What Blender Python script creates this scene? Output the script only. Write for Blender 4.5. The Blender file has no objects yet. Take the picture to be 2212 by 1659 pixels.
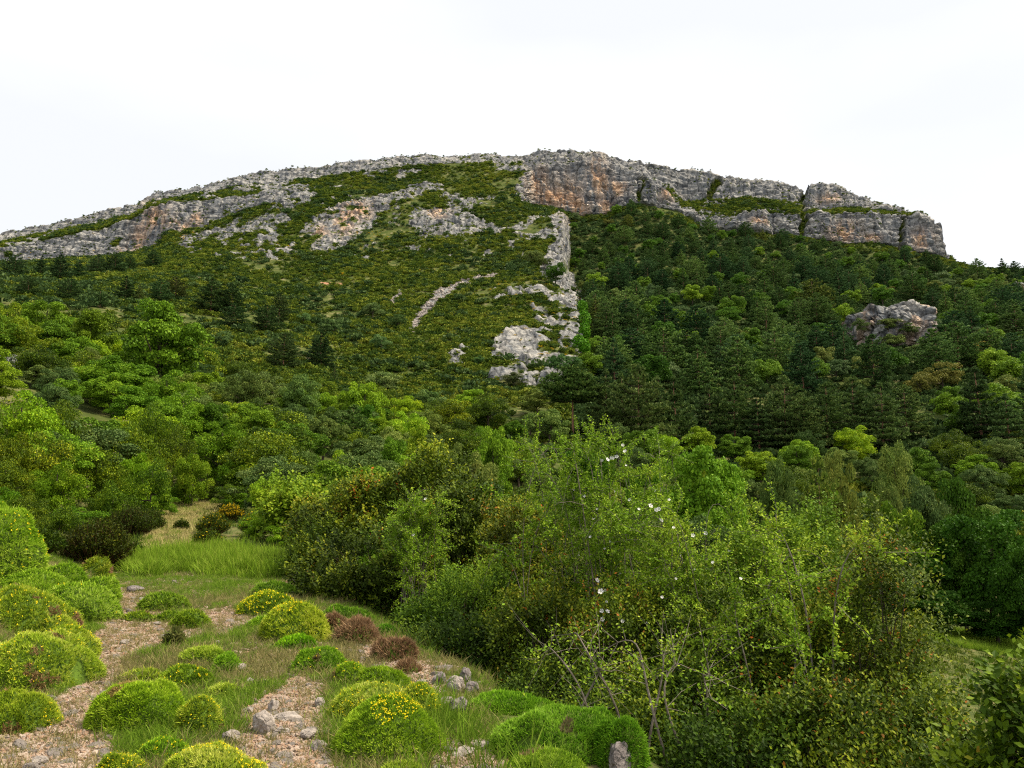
import bpy, math, random
import numpy as np
from mathutils import Vector, Matrix
from mathutils.bvhtree import BVHTree

# ------------------------------------------------------------------ camera, world, sun, exposure
SC = bpy.context.scene
PITCH = math.atan((1080-829.5)/1737.0)
FS = 1737.0                       # focal length in picture units (picture 2212 x 1659 units)
EYE = 1.65
cam_d = bpy.data.cameras.new('camera'); cam = bpy.data.objects.new('camera', cam_d)
SC.collection.objects.link(cam)
cam_d.sensor_width = 36.0; cam_d.lens = 36.0*FS/2212.0
cam_d.clip_start = 0.1; cam_d.clip_end = 5000
cam.location = (0, 0, EYE); cam.rotation_euler = (math.pi/2+PITCH, 0, 0)
SC.camera = cam

SUN_EL, SUN_AZ = math.radians(56), math.radians(88)     # azimuth from +Y, clockwise positive
w = bpy.data.worlds.new("World"); SC.world = w; w.use_nodes = True
nt = w.node_tree; nt.nodes.clear()
out = nt.nodes.new('ShaderNodeOutputWorld'); bg = nt.nodes.new('ShaderNodeBackground')
sky = nt.nodes.new('ShaderNodeTexSky'); sky.sky_type = 'NISHITA'; sky.sun_disc = False
sky.sun_elevation = SUN_EL; sky.sun_rotation = SUN_AZ
tc = nt.nodes.new('ShaderNodeTexCoord')
mp = nt.nodes.new('ShaderNodeMapping'); mp.inputs['Scale'].default_value = (1.2, 1.2, 3.5)
mp.inputs['Rotation'].default_value = (0.2, 0.35, 0.0); mp.inputs['Location'].default_value = (3.1, 0.4, 0.7)
nz = nt.nodes.new('ShaderNodeTexNoise'); nz.inputs['Scale'].default_value = 1.4
nz.inputs['Detail'].default_value = 4; nz.inputs['Roughness'].default_value = 0.45
cr = nt.nodes.new('ShaderNodeValToRGB')
cr.color_ramp.elements[0].position = 0.36; cr.color_ramp.elements[0].color = (8.35, 8.5, 8.7, 1)
cr.color_ramp.elements[1].position = 0.62; cr.color_ramp.elements[1].color = (9.6, 9.65, 9.7, 1)
mx = nt.nodes.new('ShaderNodeMix'); mx.data_type = 'RGBA'; mx.inputs[0].default_value = 0.9
nt.links.new(tc.outputs['Generated'], mp.inputs['Vector']); nt.links.new(mp.outputs[0], nz.inputs['Vector'])
nt.links.new(nz.outputs['Fac'], cr.inputs[0])
nt.links.new(sky.outputs[0], mx.inputs[6]); nt.links.new(cr.outputs[0], mx.inputs[7])
nt.links.new(mx.outputs[2], bg.inputs['Color']); bg.inputs['Strength'].default_value = 0.066
nt.links.new(bg.outputs[0], out.inputs[0])

sd = bpy.data.lights.new('sun', 'SUN'); sd.energy = 4.0; sd.angle = math.radians(16); sd.color = (1.0, 0.88, 0.68)
so = bpy.data.objects.new('sun', sd); SC.collection.objects.link(so)
sv = Vector((math.sin(SUN_AZ)*math.cos(SUN_EL), math.cos(SUN_AZ)*math.cos(SUN_EL), math.sin(SUN_EL)))
so.rotation_euler = sv.to_track_quat('Z', 'Y').to_euler()

SC.view_settings.view_transform = 'Standard'; SC.view_settings.look = 'None'
SC.view_settings.exposure = 0.9; SC.view_settings.gamma = 1.0
SC.render.engine = 'CYCLES'
cy = SC.cycles
cy.max_bounces = 4; cy.diffuse_bounces = 2; cy.glossy_bounces = 2; cy.transmission_bounces = 3
cy.caustics_reflective = False; cy.caustics_refractive = False
cy.use_denoising = False; cy.pixel_filter_type = 'BLACKMAN_HARRIS'; cy.filter_width = 1.15
cy.sample_clamp_indirect = 6

# ------------------------------------------------------------------ helpers
RS = np.random.RandomState
def hsh(ix, iy, iz, seed=0):
    with np.errstate(over='ignore'):
        h = (ix.astype(np.uint32)*np.uint32(374761393) + iy.astype(np.uint32)*np.uint32(668265263)
             + iz.astype(np.uint32)*np.uint32(2147483647) + np.uint32((seed*974634777+12345) & 0xffffffff))
        h = (h ^ (h >> np.uint32(13)))*np.uint32(1274126177)
        h = (h ^ (h >> np.uint32(16)))*np.uint32(2246822519)
        h ^= (h >> np.uint32(15))
    return h.astype(np.float64)/4294967295.0
def vnoise(P, seed=0):
    I = np.floor(P).astype(np.int64); f = P-I; f = f*f*(3-2*f)
    r = 0
    for dx in (0, 1):
        wx = f[:, 0] if dx else 1-f[:, 0]
        for dy in (0, 1):
            wy = f[:, 1] if dy else 1-f[:, 1]
            for dz in (0, 1):
                wz = f[:, 2] if dz else 1-f[:, 2]
                r = r + wx*wy*wz*hsh(I[:, 0]+dx, I[:, 1]+dy, I[:, 2]+dz, seed)
    return r*2-1
def fbm(P, sc, octv=4, seed=0, gain=0.5):
    P = np.asarray(P, float); a = 1.0; r = 0; t = 0
    for o in range(octv):
        r = r + a*vnoise(P*sc + 17.3*o, seed+o); t += a; a *= gain; sc = sc*2.03
    return r/t
def worley(P, seed=0):
    I = np.floor(P).astype(np.int64)
    f1 = np.full(len(P), 9.0); f2 = np.full(len(P), 9.0); cid = np.zeros(len(P))
    for dx in (-1, 0, 1):
        for dy in (-1, 0, 1):
            for dz in (-1, 0, 1):
                J = I + np.array([dx, dy, dz])
                h0 = hsh(J[:, 0], J[:, 1], J[:, 2], seed); h1 = hsh(J[:, 0], J[:, 1], J[:, 2], seed+7); h2 = hsh(J[:, 0], J[:, 1], J[:, 2], seed+13)
                d = np.sqrt((J[:, 0]+h0-P[:, 0])**2 + (J[:, 1]+h1-P[:, 1])**2 + (J[:, 2]+h2-P[:, 2])**2)
                n = d < f1
                f2 = np.where(n, f1, np.minimum(f2, d)); cid = np.where(n, h0, cid); f1 = np.where(n, d, f1)
    return f1, f2, cid
def inpoly(x, y, poly):
    r = np.zeros(x.shape, bool); n = len(poly); j = n-1
    for i in range(n):
        xi, yi = poly[i]; xj, yj = poly[j]
        if yi != yj:
            c = ((yi > y) != (yj > y)) & (x < (xj-xi)*(y-yi)/(yj-yi)+xi)
            r ^= c
        j = i
    return r
CP, SP = math.cos(PITCH), math.sin(PITCH)
def ray(sx, sy):
    x = (sx-1106.0)/FS; y = (829.5-sy)/FS
    return x, CP-y*SP, SP+y*CP
def pt(sx, sy, Y):                        # picture unit + distance ahead -> place in the world
    x, dy, dz = ray(sx, sy)
    return x/dy*Y, Y, EYE+dz/dy*Y
def proj(X, Y, Z):
    z = Z-EYE; d = Y*CP+z*SP; v = -Y*SP+z*CP
    d = np.maximum(d, 1e-3)
    return 1106+FS*X/d, 829.5-FS*v/d
def scale_at(sx, sy, Y):                  # metres per picture unit at that distance
    x, dy, dz = ray(sx, sy); return Y/dy/FS

def mesh_np(name, V, F, mats=(), attrs=None, smooth=False, midx=None):
    """V (n,3); F (m,k) of one face size, or a list of such arrays"""
    me = bpy.data.meshes.new(name)
    Fs = F if isinstance(F, list) else [F]
    Fs = [f for f in Fs if len(f)]
    me.vertices.add(len(V)); me.vertices.foreach_set('co', np.asarray(V, np.float32).ravel())
    nl = sum(f.size for f in Fs); npoly = sum(len(f) for f in Fs)
    me.loops.add(nl); me.polygons.add(npoly)
    me.loops.foreach_set('vertex_index', np.concatenate([f.ravel() for f in Fs]).astype(np.int32))
    tot = np.concatenate([np.full(len(f), f.shape[1]) for f in Fs]).astype(np.int32)
    st = np.concatenate([[0], np.cumsum(tot)[:-1]]).astype(np.int32)
    me.polygons.foreach_set('loop_start', st)
    if midx is not None: me.polygons.foreach_set('material_index', np.asarray(midx, np.int32))
    me.polygons.foreach_set('use_smooth', np.full(npoly, smooth))
    for m in mats: me.materials.append(m)
    if attrs:
        for k, a in attrs.items():
            at = me.attributes.new(k, 'FLOAT', 'POINT'); at.data.foreach_set('value', np.asarray(a, np.float32))
    me.update(calc_edges=True)
    return me
def link(name, data, parent=None, loc=(0, 0, 0), rot=(0, 0, 0), scl=(1, 1, 1)):
    o = bpy.data.objects.new(name, data); SC.collection.objects.link(o)
    o.parent = parent; o.location = loc; o.rotation_euler = rot; o.scale = scl
    return o
def tag(o, label=None, cat=None, group=None, kind=None):
    if label: o['label'] = label
    if cat: o['category'] = cat
    if group: o['group'] = group
    if kind: o['kind'] = kind
    return o
def joinm(parts):
    """parts: list of (V,F,attr t, midx) -> merged arrays, faces grouped by size"""
    off = 0; Vs = []; Fd = {}; Ts = []
    for V, F, T, mi in parts:
        if len(V) == 0: continue
        Vs.append(V); Ts.append(T)
        Fd.setdefault(F.shape[1], []).append((F+off, mi)); off += len(V)
    Fl = []; mid = []
    for k in Fd:
        for f, mi in Fd[k]: Fl.append(f); mid.append(np.full(len(f), mi))
    return np.concatenate(Vs), Fl, np.concatenate(Ts), np.concatenate(mid)
def unit(A):
    return A/np.maximum(np.linalg.norm(A, axis=1, keepdims=True), 1e-9)
def leaves(P, D, N, ln, wd, t, curl=0.0):
    """diamond leaf at P growing along D, facing N; ln, wd arrays or numbers"""
    D = unit(D); S = unit(np.cross(D, N)); M = np.cross(S, D)
    ln = np.broadcast_to(ln, len(P))[:, None]; wd = np.broadcast_to(wd, len(P))[:, None]
    mid = P+D*ln*0.5+M*ln*curl
    V = np.stack([P, mid-S*wd*0.5, P+D*ln, mid+S*wd*0.5], 1).reshape(-1, 3)
    F = np.arange(len(P)*4).reshape(-1, 4)
    return V, F, np.repeat(t, 4), 0
def tube(pts, r0, r1, sides=5, t=0.5, mi=0):
    pts = np.asarray(pts, float); n = len(pts)
    T = unit(np.gradient(pts, axis=0)); up = np.array([0.13, 0.21, 0.97])
    A = unit(np.cross(T, up)+1e-6); B = np.cross(T, A)
    r = np.linspace(r0, r1, n)[:, None, None]; a = np.linspace(0, 2*np.pi, sides, endpoint=False)
    V = pts[:, None, :]+r*(np.cos(a)[None, :, None]*A[:, None, :]+np.sin(a)[None, :, None]*B[:, None, :])
    V = V.reshape(-1, 3); i = np.arange(n-1)[:, None]*sides; j = np.arange(sides)[None, :]; k = (j+1) % sides
    F = np.stack([i+j, i+k, i+sides+k, i+sides+j], -1).reshape(-1, 4)
    return V, F, np.full(len(V), t), mi
def rdir(rs, n):
    v = rs.normal(size=(n, 3)); return unit(v)

# ------------------------------------------------------------------ materials
def N(nt, t, **k):
    n = nt.nodes.new(t)
    for a, b in k.items(): setattr(n, a, b)
    return n
def leaf_mat(name, stops, transl=0.3, rough=0.5, spec=0.25, var=0.35, patch=0.0):
    m = bpy.data.materials.new(name); m.use_nodes = True; nt = m.node_tree; nt.nodes.clear(); L = nt.links.new
    o = N(nt, 'ShaderNodeOutputMaterial'); at = N(nt, 'ShaderNodeAttribute'); at.attribute_name = 't'
    oi = N(nt, 'ShaderNodeObjectInfo'); cr = N(nt, 'ShaderNodeValToRGB')
    els = cr.color_ramp.elements
    while len(els) < len(stops): els.new(0.5)
    for e, (p, c) in zip(els, stops): e.position = p; e.color = (*c, 1)
    spec = spec*.2; rough = max(rough, .5)
    add = N(nt, 'ShaderNodeMath', operation='ADD'); 
    sub = N(nt, 'ShaderNodeMath', operation='MULTIPLY_ADD'); L(oi.outputs['Random'], sub.inputs[0])
    sub.inputs[1].default_value = var; sub.inputs[2].default_value = -var/2
    L(at.outputs['Fac'], add.inputs[0]); L(sub.outputs[0], add.inputs[1]); src = add.outputs[0]
    if patch:
        g = N(nt, 'ShaderNodeNewGeometry'); nz = N(nt, 'ShaderNodeTexNoise'); nz.inputs['Scale'].default_value = 0.035
        nz.inputs['Detail'].default_value = 3; L(g.outputs['Position'], nz.inputs['Vector'])
        ma = N(nt, 'ShaderNodeMath', operation='MULTIPLY_ADD'); L(nz.outputs['Fac'], ma.inputs[0])
        ma.inputs[1].default_value = patch; ma.inputs[2].default_value = -patch/2
        a2 = N(nt, 'ShaderNodeMath', operation='ADD'); L(src, a2.inputs[0]); L(ma.outputs[0], a2.inputs[1]); src = a2.outputs[0]
    L(src, cr.inputs[0])
    mx = N(nt, 'ShaderNodeMix', data_type='RGBA', blend_type='MULTIPLY'); mx.inputs[0].default_value = 1
    L(cr.outputs[0], mx.inputs[6]); L(oi.outputs['Color'], mx.inputs[7])
    p = N(nt, 'ShaderNodeBsdfPrincipled'); p.inputs['Roughness'].default_value = rough
    p.inputs['Specular IOR Level'].default_value = spec
    tr = N(nt, 'ShaderNodeBsdfTranslucent'); ms = N(nt, 'ShaderNodeMixShader'); ms.inputs[0].default_value = transl
    L(mx.outputs[2], p.inputs['Base Color']); L(mx.outputs[2], tr.inputs['Color'])
    L(p.outputs[0], ms.inputs[1]); L(tr.outputs[0], ms.inputs[2]); L(ms.outputs[0], o.inputs[0])
    return m
def rough_mat(name, c1, c2, scale=8.0, bump=0.3, rough=0.9, detail=6, c3=None):
    m = bpy.data.materials.new(name); m.use_nodes = True; nt = m.node_tree; L = nt.links.new
    p = nt.nodes['Principled BSDF']; p.inputs['Roughness'].default_value = rough; p.inputs['Specular IOR Level'].default_value = 0.15
    tc = N(nt, 'ShaderNodeTexCoord'); nz = N(nt, 'ShaderNodeTexNoise'); nz.inputs['Scale'].default_value = scale; nz.inputs['Detail'].default_value = detail
    nz.inputs['Roughness'].default_value = 0.65
    L(tc.outputs['Object'], nz.inputs['Vector']); cr = N(nt, 'ShaderNodeValToRGB'); e = cr.color_ramp.elements
    e[0].position = 0.32; e[0].color = (*c1, 1); e[1].position = 0.68; e[1].color = (*c2, 1)
    if c3: n = e.new(0.8); n.color = (*c3, 1)
    L(nz.outputs['Fac'], cr.inputs[0]); L(cr.outputs[0], p.inputs['Base Color'])
    b = N(nt, 'ShaderNodeBump'); b.inputs['Strength'].default_value = bump; b.inputs['Distance'].default_value = 0.05
    L(nz.outputs['Fac'], b.inputs['Height']); L(b.outputs[0], p.inputs['Normal'])
    return m
M = {}
M['pine'] = leaf_mat('pine_needles', [(0.1, (.030, .062, .020)), (0.5, (.068, .120, .036)), (0.9, (.16, .215, .065))], .1, .55, .2, .4)
M['broad'] = leaf_mat('broad_leaves', [(0.1, (.045, .095, .010)), (0.5, (.105, .19, .015)), (0.95, (.22, .32, .028))], .22, .5, .25, .35)
M['oak'] = leaf_mat('oak_leaves', [(0.1, (.05, .09, .025)), (0.5, (.095, .145, .04)), (0.95, (.22, .25, .075))], .15, .5, .25, .4)
M['box'] = leaf_mat('boxwood_leaves', [(0.0, (.014, .030, .003)), (0.42, (.055, .092, .005)), (0.62, (.135, .185, .009)), (0.78, (.30, .33, .02)), (0.9, (.24, .12, .02)), (1.0, (.50, .12, .015))], .16, .38, .4, .12)
M['fresh'] = leaf_mat('fresh_leaves', [(0.0, (.05, .10, .008)), (0.5, (.15, .27, .014)), (0.88, (.36, .46, .035)), (1.0, (.42, .25, .06))], .22, .45, .3, .12)
M['scrub'] = leaf_mat('scrub_leaves', [(0.0, (.025, .055, .012)), (0.3, (.055, .095, .013)), (0.6, (.105, .15, .015)), (0.8, (.16, .20, .02)), (1.0, (.22, .235, .03))], .12, .55, .2, .75, 1.1)
M['cushion'] = leaf_mat('cushion_sprigs', [(0.0, (.05, .09, .012)), (0.4, (.16, .27, .018)), (0.75, (.36, .47, .035)), (1.0, (.60, .62, .15))], .2, .5, .2, .0)
M['dead'] = leaf_mat('dead_sprigs', [(0.0, (.11, .06, .03)), (0.5, (.24, .15, .08)), (1.0, (.42, .28, .16))], .15, .8, .1, .1)
M['yellow'] = leaf_mat('yellow_flowers', [(0.0, (.75, .55, .01)), (1.0, (.95, .78, .03))], .3, .6, .1, .0)
M['broom'] = leaf_mat('broom_flowers', [(0.0, (.35, .22, .01)), (0.5, (.5, .33, .012)), (1.0, (.6, .42, .02))], .25, .6, .1, .2)
M['petal'] = leaf_mat('white_petals', [(0.0, (.85, .78, .78)), (1.0, (.9, .88, .88))], .3, .6, .1, .0)
M['grass'] = leaf_mat('grass_blades', [(0.0, (.06, .12, .012)), (0.6, (.16, .27, .022)), (1.0, (.34, .38, .07))], .35, .5, .2, .2)
M['lush'] = leaf_mat('lush_blades', [(0.0, (.08, .15, .012)), (0.6, (.18, .30, .02)), (1.0, (.36, .40, .07))], .3, .5, .2, .2)
M['straw'] = leaf_mat('straw_blades', [(0.0, (.2, .2, .06)), (0.5, (.40, .34, .14)), (1.0, (.55, .45, .22))], .2, .6, .2, .3)
M['dry'] = leaf_mat('dry_grass_blades', [(0.0, (.09, .12, .03)), (0.5, (.22, .20, .075)), (1.0, (.40, .33, .15))], .3, .6, .2, .3)
M['twig'] = rough_mat('bark_twigs', (.04, .03, .02), (.12, .095, .07), 14, .3)
M['cane'] = rough_mat('grey_canes', (.08, .065, .05), (.22, .19, .16), 20, .2)
M['pinebark'] = rough_mat('pine_bark', (.16, .08, .05), (.38, .20, .12), 3, .6)
M['stone'] = rough_mat('weathered_stone', (.16, .14, .125), (.40, .35, .31), 9, .8, c3=(.48, .38, .29))
M['darkstone'] = rough_mat('dark_weathered_stone', (.07, .06, .06), (.26, .23, .22), 7, 1.0)
M['gravel'] = rough_mat('pebbles', (.26, .155, .10), (.44, .32, .24), 4, .4)
M['soil'] = rough_mat('inner_green', (.05, .09, .012), (.12, .2, .02), 30, .8)
def pebble_mat():
    m = M['gravel']; nt = m.node_tree; L = nt.links.new; oi = N(nt, 'ShaderNodeObjectInfo'); cr = N(nt, 'ShaderNodeValToRGB'); e = cr.color_ramp.elements
    e[0].color = (.33, .19, .12, 1); e[1].color = (.40, .33, .28, 1)
    for p_, c_ in ((.3, (.29, .22, .16)), (.55, (.44, .37, .31)), (.8, (.22, .15, .11))):
        n = e.new(p_); n.color = (*c_, 1)
    mx = N(nt, 'ShaderNodeMix', data_type='RGBA'); mx.inputs[0].default_value = .75
    src = nt.nodes['Principled BSDF'].inputs['Base Color'].links[0].from_socket
    L(oi.outputs['Random'], cr.inputs[0]); L(src, mx.inputs[6]); L(cr.outputs[0], mx.inputs[7])
    L(mx.outputs[2], nt.nodes['Principled BSDF'].inputs['Base Color'])
pebble_mat()

def rock_nodes(nt, orange_socket=None):
    """returns colour socket and height socket of limestone in world space"""
    L = nt.links.new; g = N(nt, 'ShaderNodeNewGeometry')
    def noise(scl, detail, rough, vscale):
        mp = N(nt, 'ShaderNodeMapping'); mp.inputs['Scale'].default_value = vscale; L(g.outputs['Position'], mp.inputs['Vector'])
        nz = N(nt, 'ShaderNodeTexNoise'); nz.inputs['Scale'].default_value = scl; nz.inputs['Detail'].default_value = detail
        nz.inputs['Roughness'].default_value = rough; L(mp.outputs[0], nz.inputs['Vector']); return nz.outputs['Fac']
    a = noise(0.16, 8, .7, (1, 1, 1)); s = noise(.30, 6, .65, (1, 1, .16)); b = noise(.35, 6, .7, (.10, .10, 1.25))
    cr = N(nt, 'ShaderNodeValToRGB'); e = cr.color_ramp.elements
    e[0].position = .34; e[0].color = (.09, .09, .09, 1); e[1].position = .64; e[1].color = (.43, .405, .37, 1)
    n = e.new(.45); n.color = (.225, .225, .222, 1); n = e.new(.53); n.color = (.335, .325, .305, 1)
    av = N(nt, 'ShaderNodeMath', operation='MULTIPLY_ADD'); L(a, av.inputs[0]); av.inputs[1].default_value = .5
    mb = N(nt, 'ShaderNodeMath', operation='MULTIPLY'); L(b, mb.inputs[0]); mb.inputs[1].default_value = .5; L(mb.outputs[0], av.inputs[2])
    L(av.outputs[0], cr.inputs[0])
    st = N(nt, 'ShaderNodeValToRGB'); e = st.color_ramp.elements; e[0].position = .40; e[0].color = (.42, .47, .55, 1); e[1].position = .55; e[1].color = (1, 1, 1, 1)
    L(s, st.inputs[0]); mu = N(nt, 'ShaderNodeMix', data_type='RGBA', blend_type='MULTIPLY'); mu.inputs[0].default_value = .75
    L(cr.outputs[0], mu.inputs[6]); L(st.outputs[0], mu.inputs[7]); col = mu.outputs[2]
    if orange_socket is not None:
        om = N(nt, 'ShaderNodeMath', operation='MULTIPLY'); L(orange_socket, om.inputs[0])
        orr = N(nt, 'ShaderNodeMapRange'); orr.inputs['From Min'].default_value = .40; orr.inputs['From Max'].default_value = .56; L(s, orr.inputs[0])
        L(orr.outputs[0], om.inputs[1]); mo = N(nt, 'ShaderNodeMix', data_type='RGBA'); L(om.outputs[0], mo.inputs[0])
        oc = N(nt, 'ShaderNodeValToRGB'); e = oc.color_ramp.elements; e[0].position = .35; e[0].color = (.42, .24, .14, 1); e[1].position = .65; e[1].color = (.68, .46, .29, 1)
        L(b, oc.inputs[0]); L(col, mo.inputs[6]); L(oc.outputs[0], mo.inputs[7]); col = mo.outputs[2]
    jm = N(nt, 'ShaderNodeMapping'); jm.inputs['Scale'].default_value = (.17, .17, .025); L(g.outputs['Position'], jm.inputs['Vector'])
    jn = N(nt, 'ShaderNodeTexNoise'); jn.inputs['Scale'].default_value = .25; jn.inputs['Detail'].default_value = 4; L(g.outputs['Position'], jn.inputs['Vector'])
    ja = N(nt, 'ShaderNodeVectorMath', operation='MULTIPLY_ADD'); L(jn.outputs['Color'], ja.inputs[0]); ja.inputs[1].default_value = (.45, .45, .45); L(jm.outputs[0], ja.inputs[2])
    jv = N(nt, 'ShaderNodeTexVoronoi'); jv.feature = 'DISTANCE_TO_EDGE'; jv.inputs['Scale'].default_value = 1.0; L(ja.outputs[0], jv.inputs['Vector'])
    jr = N(nt, 'ShaderNodeMapRange'); jr.inputs['From Max'].default_value = .07; jr.inputs['To Min'].default_value = .35; L(jv.outputs['Distance'], jr.inputs[0])
    mj = N(nt, 'ShaderNodeMix', data_type='RGBA', blend_type='MULTIPLY'); mj.inputs[0].default_value = .85; L(col, mj.inputs[6]); L(jr.outputs[0], mj.inputs[7]); col = mj.outputs[2]
    mv = N(nt, 'ShaderNodeMapping'); mv.inputs['Scale'].default_value = (1, 1, .8); L(g.outputs['Position'], mv.inputs['Vector'])
    wn = N(nt, 'ShaderNodeTexNoise'); wn.inputs['Scale'].default_value = .5; wn.inputs['Detail'].default_value = 4; L(g.outputs['Position'], wn.inputs['Vector'])
    wa = N(nt, 'ShaderNodeVectorMath', operation='MULTIPLY_ADD'); L(wn.outputs['Color'], wa.inputs[0]); wa.inputs[1].default_value = (3, 3, 3); L(mv.outputs[0], wa.inputs[2])
    vo = N(nt, 'ShaderNodeTexVoronoi'); vo.feature = 'DISTANCE_TO_EDGE'; vo.inputs['Scale'].default_value = .32; L(wa.outputs[0], vo.inputs['Vector'])
    vr = N(nt, 'ShaderNodeMapRange'); vr.inputs['From Max'].default_value = .10; vr.inputs['To Min'].default_value = .45; L(vo.outputs['Distance'], vr.inputs[0])
    mk = N(nt, 'ShaderNodeMix', data_type='RGBA', blend_type='MULTIPLY'); mk.inputs[0].default_value = .8; L(col, mk.inputs[6]); L(vr.outputs[0], mk.inputs[7]); col = mk.outputs[2]
    hgt = N(nt, 'ShaderNodeMath', operation='ADD'); L(a, hgt.inputs[0]); L(b, hgt.inputs[1])
    fv_ = N(nt, 'ShaderNodeTexVoronoi'); fv_.feature = 'F1'; fv_.inputs['Scale'].default_value = .42; L(wa.outputs[0], fv_.inputs['Vector'])
    h2 = N(nt, 'ShaderNodeMath', operation='MULTIPLY_ADD'); L(fv_.outputs['Distance'], h2.inputs[0]); h2.inputs[1].default_value = -.9; L(hgt.outputs[0], h2.inputs[2])
    return col, h2.outputs[0], g
def crag_mat():
    m = bpy.data.materials.new('limestone'); m.use_nodes = True; nt = m.node_tree; L = nt.links.new; p = nt.nodes['Principled BSDF']
    at = N(nt, 'ShaderNodeAttribute'); at.attribute_name = 'orange'
    c, h, g = rock_nodes(nt, at.outputs['Fac']); L(c, p.inputs['Base Color']); p.inputs['Roughness'].default_value = .9; p.inputs['Specular IOR Level'].default_value = .1
    b = N(nt, 'ShaderNodeBump'); b.inputs['Strength'].default_value = .7; b.inputs['Distance'].default_value = 1.2; L(h, b.inputs['Height']); L(b.outputs[0], p.inputs['Normal'])
    return m
M['crag'] = crag_mat()
def terrain_mat():
    m = bpy.data.materials.new('hillside'); m.use_nodes = True; nt = m.node_tree; L = nt.links.new; p = nt.nodes['Principled BSDF']
    p.inputs['Roughness'].default_value = .95; p.inputs['Specular IOR Level'].default_value = .08
    def att(n):
        a = N(nt, 'ShaderNodeAttribute'); a.attribute_name = n; return a.outputs['Fac']
    rc, rh, g = rock_nodes(nt, att('orange'))
    def noise(scl, detail, rough=.6):
        nz = N(nt, 'ShaderNodeTexNoise'); nz.inputs['Scale'].default_value = scl; nz.inputs['Detail'].default_value = detail
        nz.inputs['Roughness'].default_value = rough; L(g.outputs['Position'], nz.inputs['Vector']); return nz.outputs['Fac']
    def ramp(s, st):
        cr = N(nt, 'ShaderNodeValToRGB'); e = cr.color_ramp.elements
        while len(e) < len(st): e.new(.5)
        for x, (q, c) in zip(e, st): x.position = q; x.color = (*c, 1)
        L(s, cr.inputs[0]); return cr.outputs[0]
    def mix(f, a, b):
        x = N(nt, 'ShaderNodeMix', data_type='RGBA'); L(f, x.inputs[0]); L(a, x.inputs[6]); L(b, x.inputs[7]); return x.outputs[2]
    base = ramp(noise(.3, 8, .7), [(.3, (.03, .045, .010)), (.5, (.055, .075, .016)), (.6, (.12, .12, .04)), (.7, (.2, .18, .14))])
    near = ramp(noise(2.2, 9, .7), [(.34, (.04, .06, .014)), (.5, (.085, .10, .028)), (.64, (.17, .14, .065)), (.75, (.24, .17, .10))])
    path = ramp(noise(5.5, 9, .75), [(.3, (.15, .09, .052)), (.48, (.28, .17, .105)), (.6, (.37, .26, .185)), (.72, (.27, .14, .085))])
    scr = ramp(noise(1.1, 9, .9), [(.36, (.06, .06, .06)), (.5, (.17, .17, .17)), (.64, (.27, .265, .26))])
    soil = ramp(noise(.5, 5), [(.3, (.24, .12, .07)), (.7, (.36, .2, .12))])
    c = mix(att('near'), base, near); c = mix(att('path'), c, path); c = mix(att('rock'), c, rc); c = mix(att('scree'), c, scr); c = mix(att('soil'), c, soil)
    L(c, p.inputs['Base Color'])
    b = N(nt, 'ShaderNodeBump'); b.inputs['Strength'].default_value = .8; b.inputs['Distance'].default_value = 1.3
    hm = N(nt, 'ShaderNodeMath', operation='MULTIPLY'); L(rh, hm.inputs[0]); L(att('rock'), hm.inputs[1]); L(hm.outputs[0], b.inputs['Height'])
    b2 = N(nt, 'ShaderNodeBump'); b2.inputs['Strength'].default_value = .7; b2.inputs['Distance'].default_value = .05
    L(noise(9, 8, .7), b2.inputs['Height']); L(b.outputs[0], b2.inputs['Normal']); L(b2.outputs[0], p.inputs['Normal'])
    return m
M['terrain'] = terrain_mat()

# ------------------------------------------------------------------ terrain
A0 = 25.0; WMAX = 0.80; NC = 1320
ws = np.linspace(-WMAX, WMAX, NC)
def ip(x, pts): 
    p = np.array(pts, float); return np.interp(x, p[:, 0], p[:, 1])
def hnear(X, Y):
    xe = ip(Y, [(-8, 3.6), (3, 1.7), (5.3, .95), (7.7, -.3), (12, -2.2), (18.5, -4.7), (22, -5.5), (30, -9.5), (42, -14.5), (60, -20)])
    xb = ip(Y, [(-8, -3), (3, -3.6), (5.5, -3.9), (8, -4.5), (13, -6.4), (18, -9), (22.7, -11), (30, -15), (42, -20), (60, -27)])
    zc = ip(Y, [(-8, .1), (0, 0), (19, 0), (27, .35), (35, .9), (42, 1.35), (60, 3.4)])
    sr = ip(Y, [(-8, .5), (8, .5), (18, .36), (30, .2), (45, .16), (60, .17)])
    d = np.maximum(X-xe, 0); r = np.where(d < 5, sr*d, sr*5+(d-5)*.19); r = np.where(d > 40, sr*5+35*.19+(d-40)*.02, r)
    b = np.maximum(xb-X, 0); l = np.where(b < 4, .34*b, 1.36+.26*(b-4))
    return zc-r+l
K = []
def curve(Y, pts, dy=None):
    """pts (sx, sy[, Y]); returns arrays over ws of Y and z"""
    P = []
    for q in pts:
        yy = q[2] if len(q) > 2 else Y
        X, _, z = pt(q[0], q[1], yy); P.append((X/(yy+A0), yy, z))
    P.sort(); P = np.array(P)
    return np.interp(ws, P[:, 0], P[:, 1]), np.interp(ws, P[:, 0], P[:, 2])
X60 = ws*(60+A0)
c60 = (np.full(NC, 60.0), ip(X60, [(-80, 24), (-50, 13.5), (-35, 9), (-24, 5.5), (-14, 2.6), (-4, -1), (10, -6), (25, -9.6), (45, -10.5), (70, -9.5)]))
c48 = (np.full(NC, 48.0), hnear(ws*(48+A0), 48.0))
m2 = curve(105, [(-300, 690), (-100, 735), (200, 790), (400, 860), (600, 900), (800, 940), (1000, 960), (1200, 985), (1400, 1010), (1700, 1050), (2000, 1060), (2500, 1050)])
m3 = curve(150, [(-300, 620), (-100, 650), (200, 680), (400, 730), (600, 780), (800, 820), (1050, 846), (1213, 850), (1232, 890), (1400, 900), (1700, 900), (2000, 900), (2500, 880)])
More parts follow.
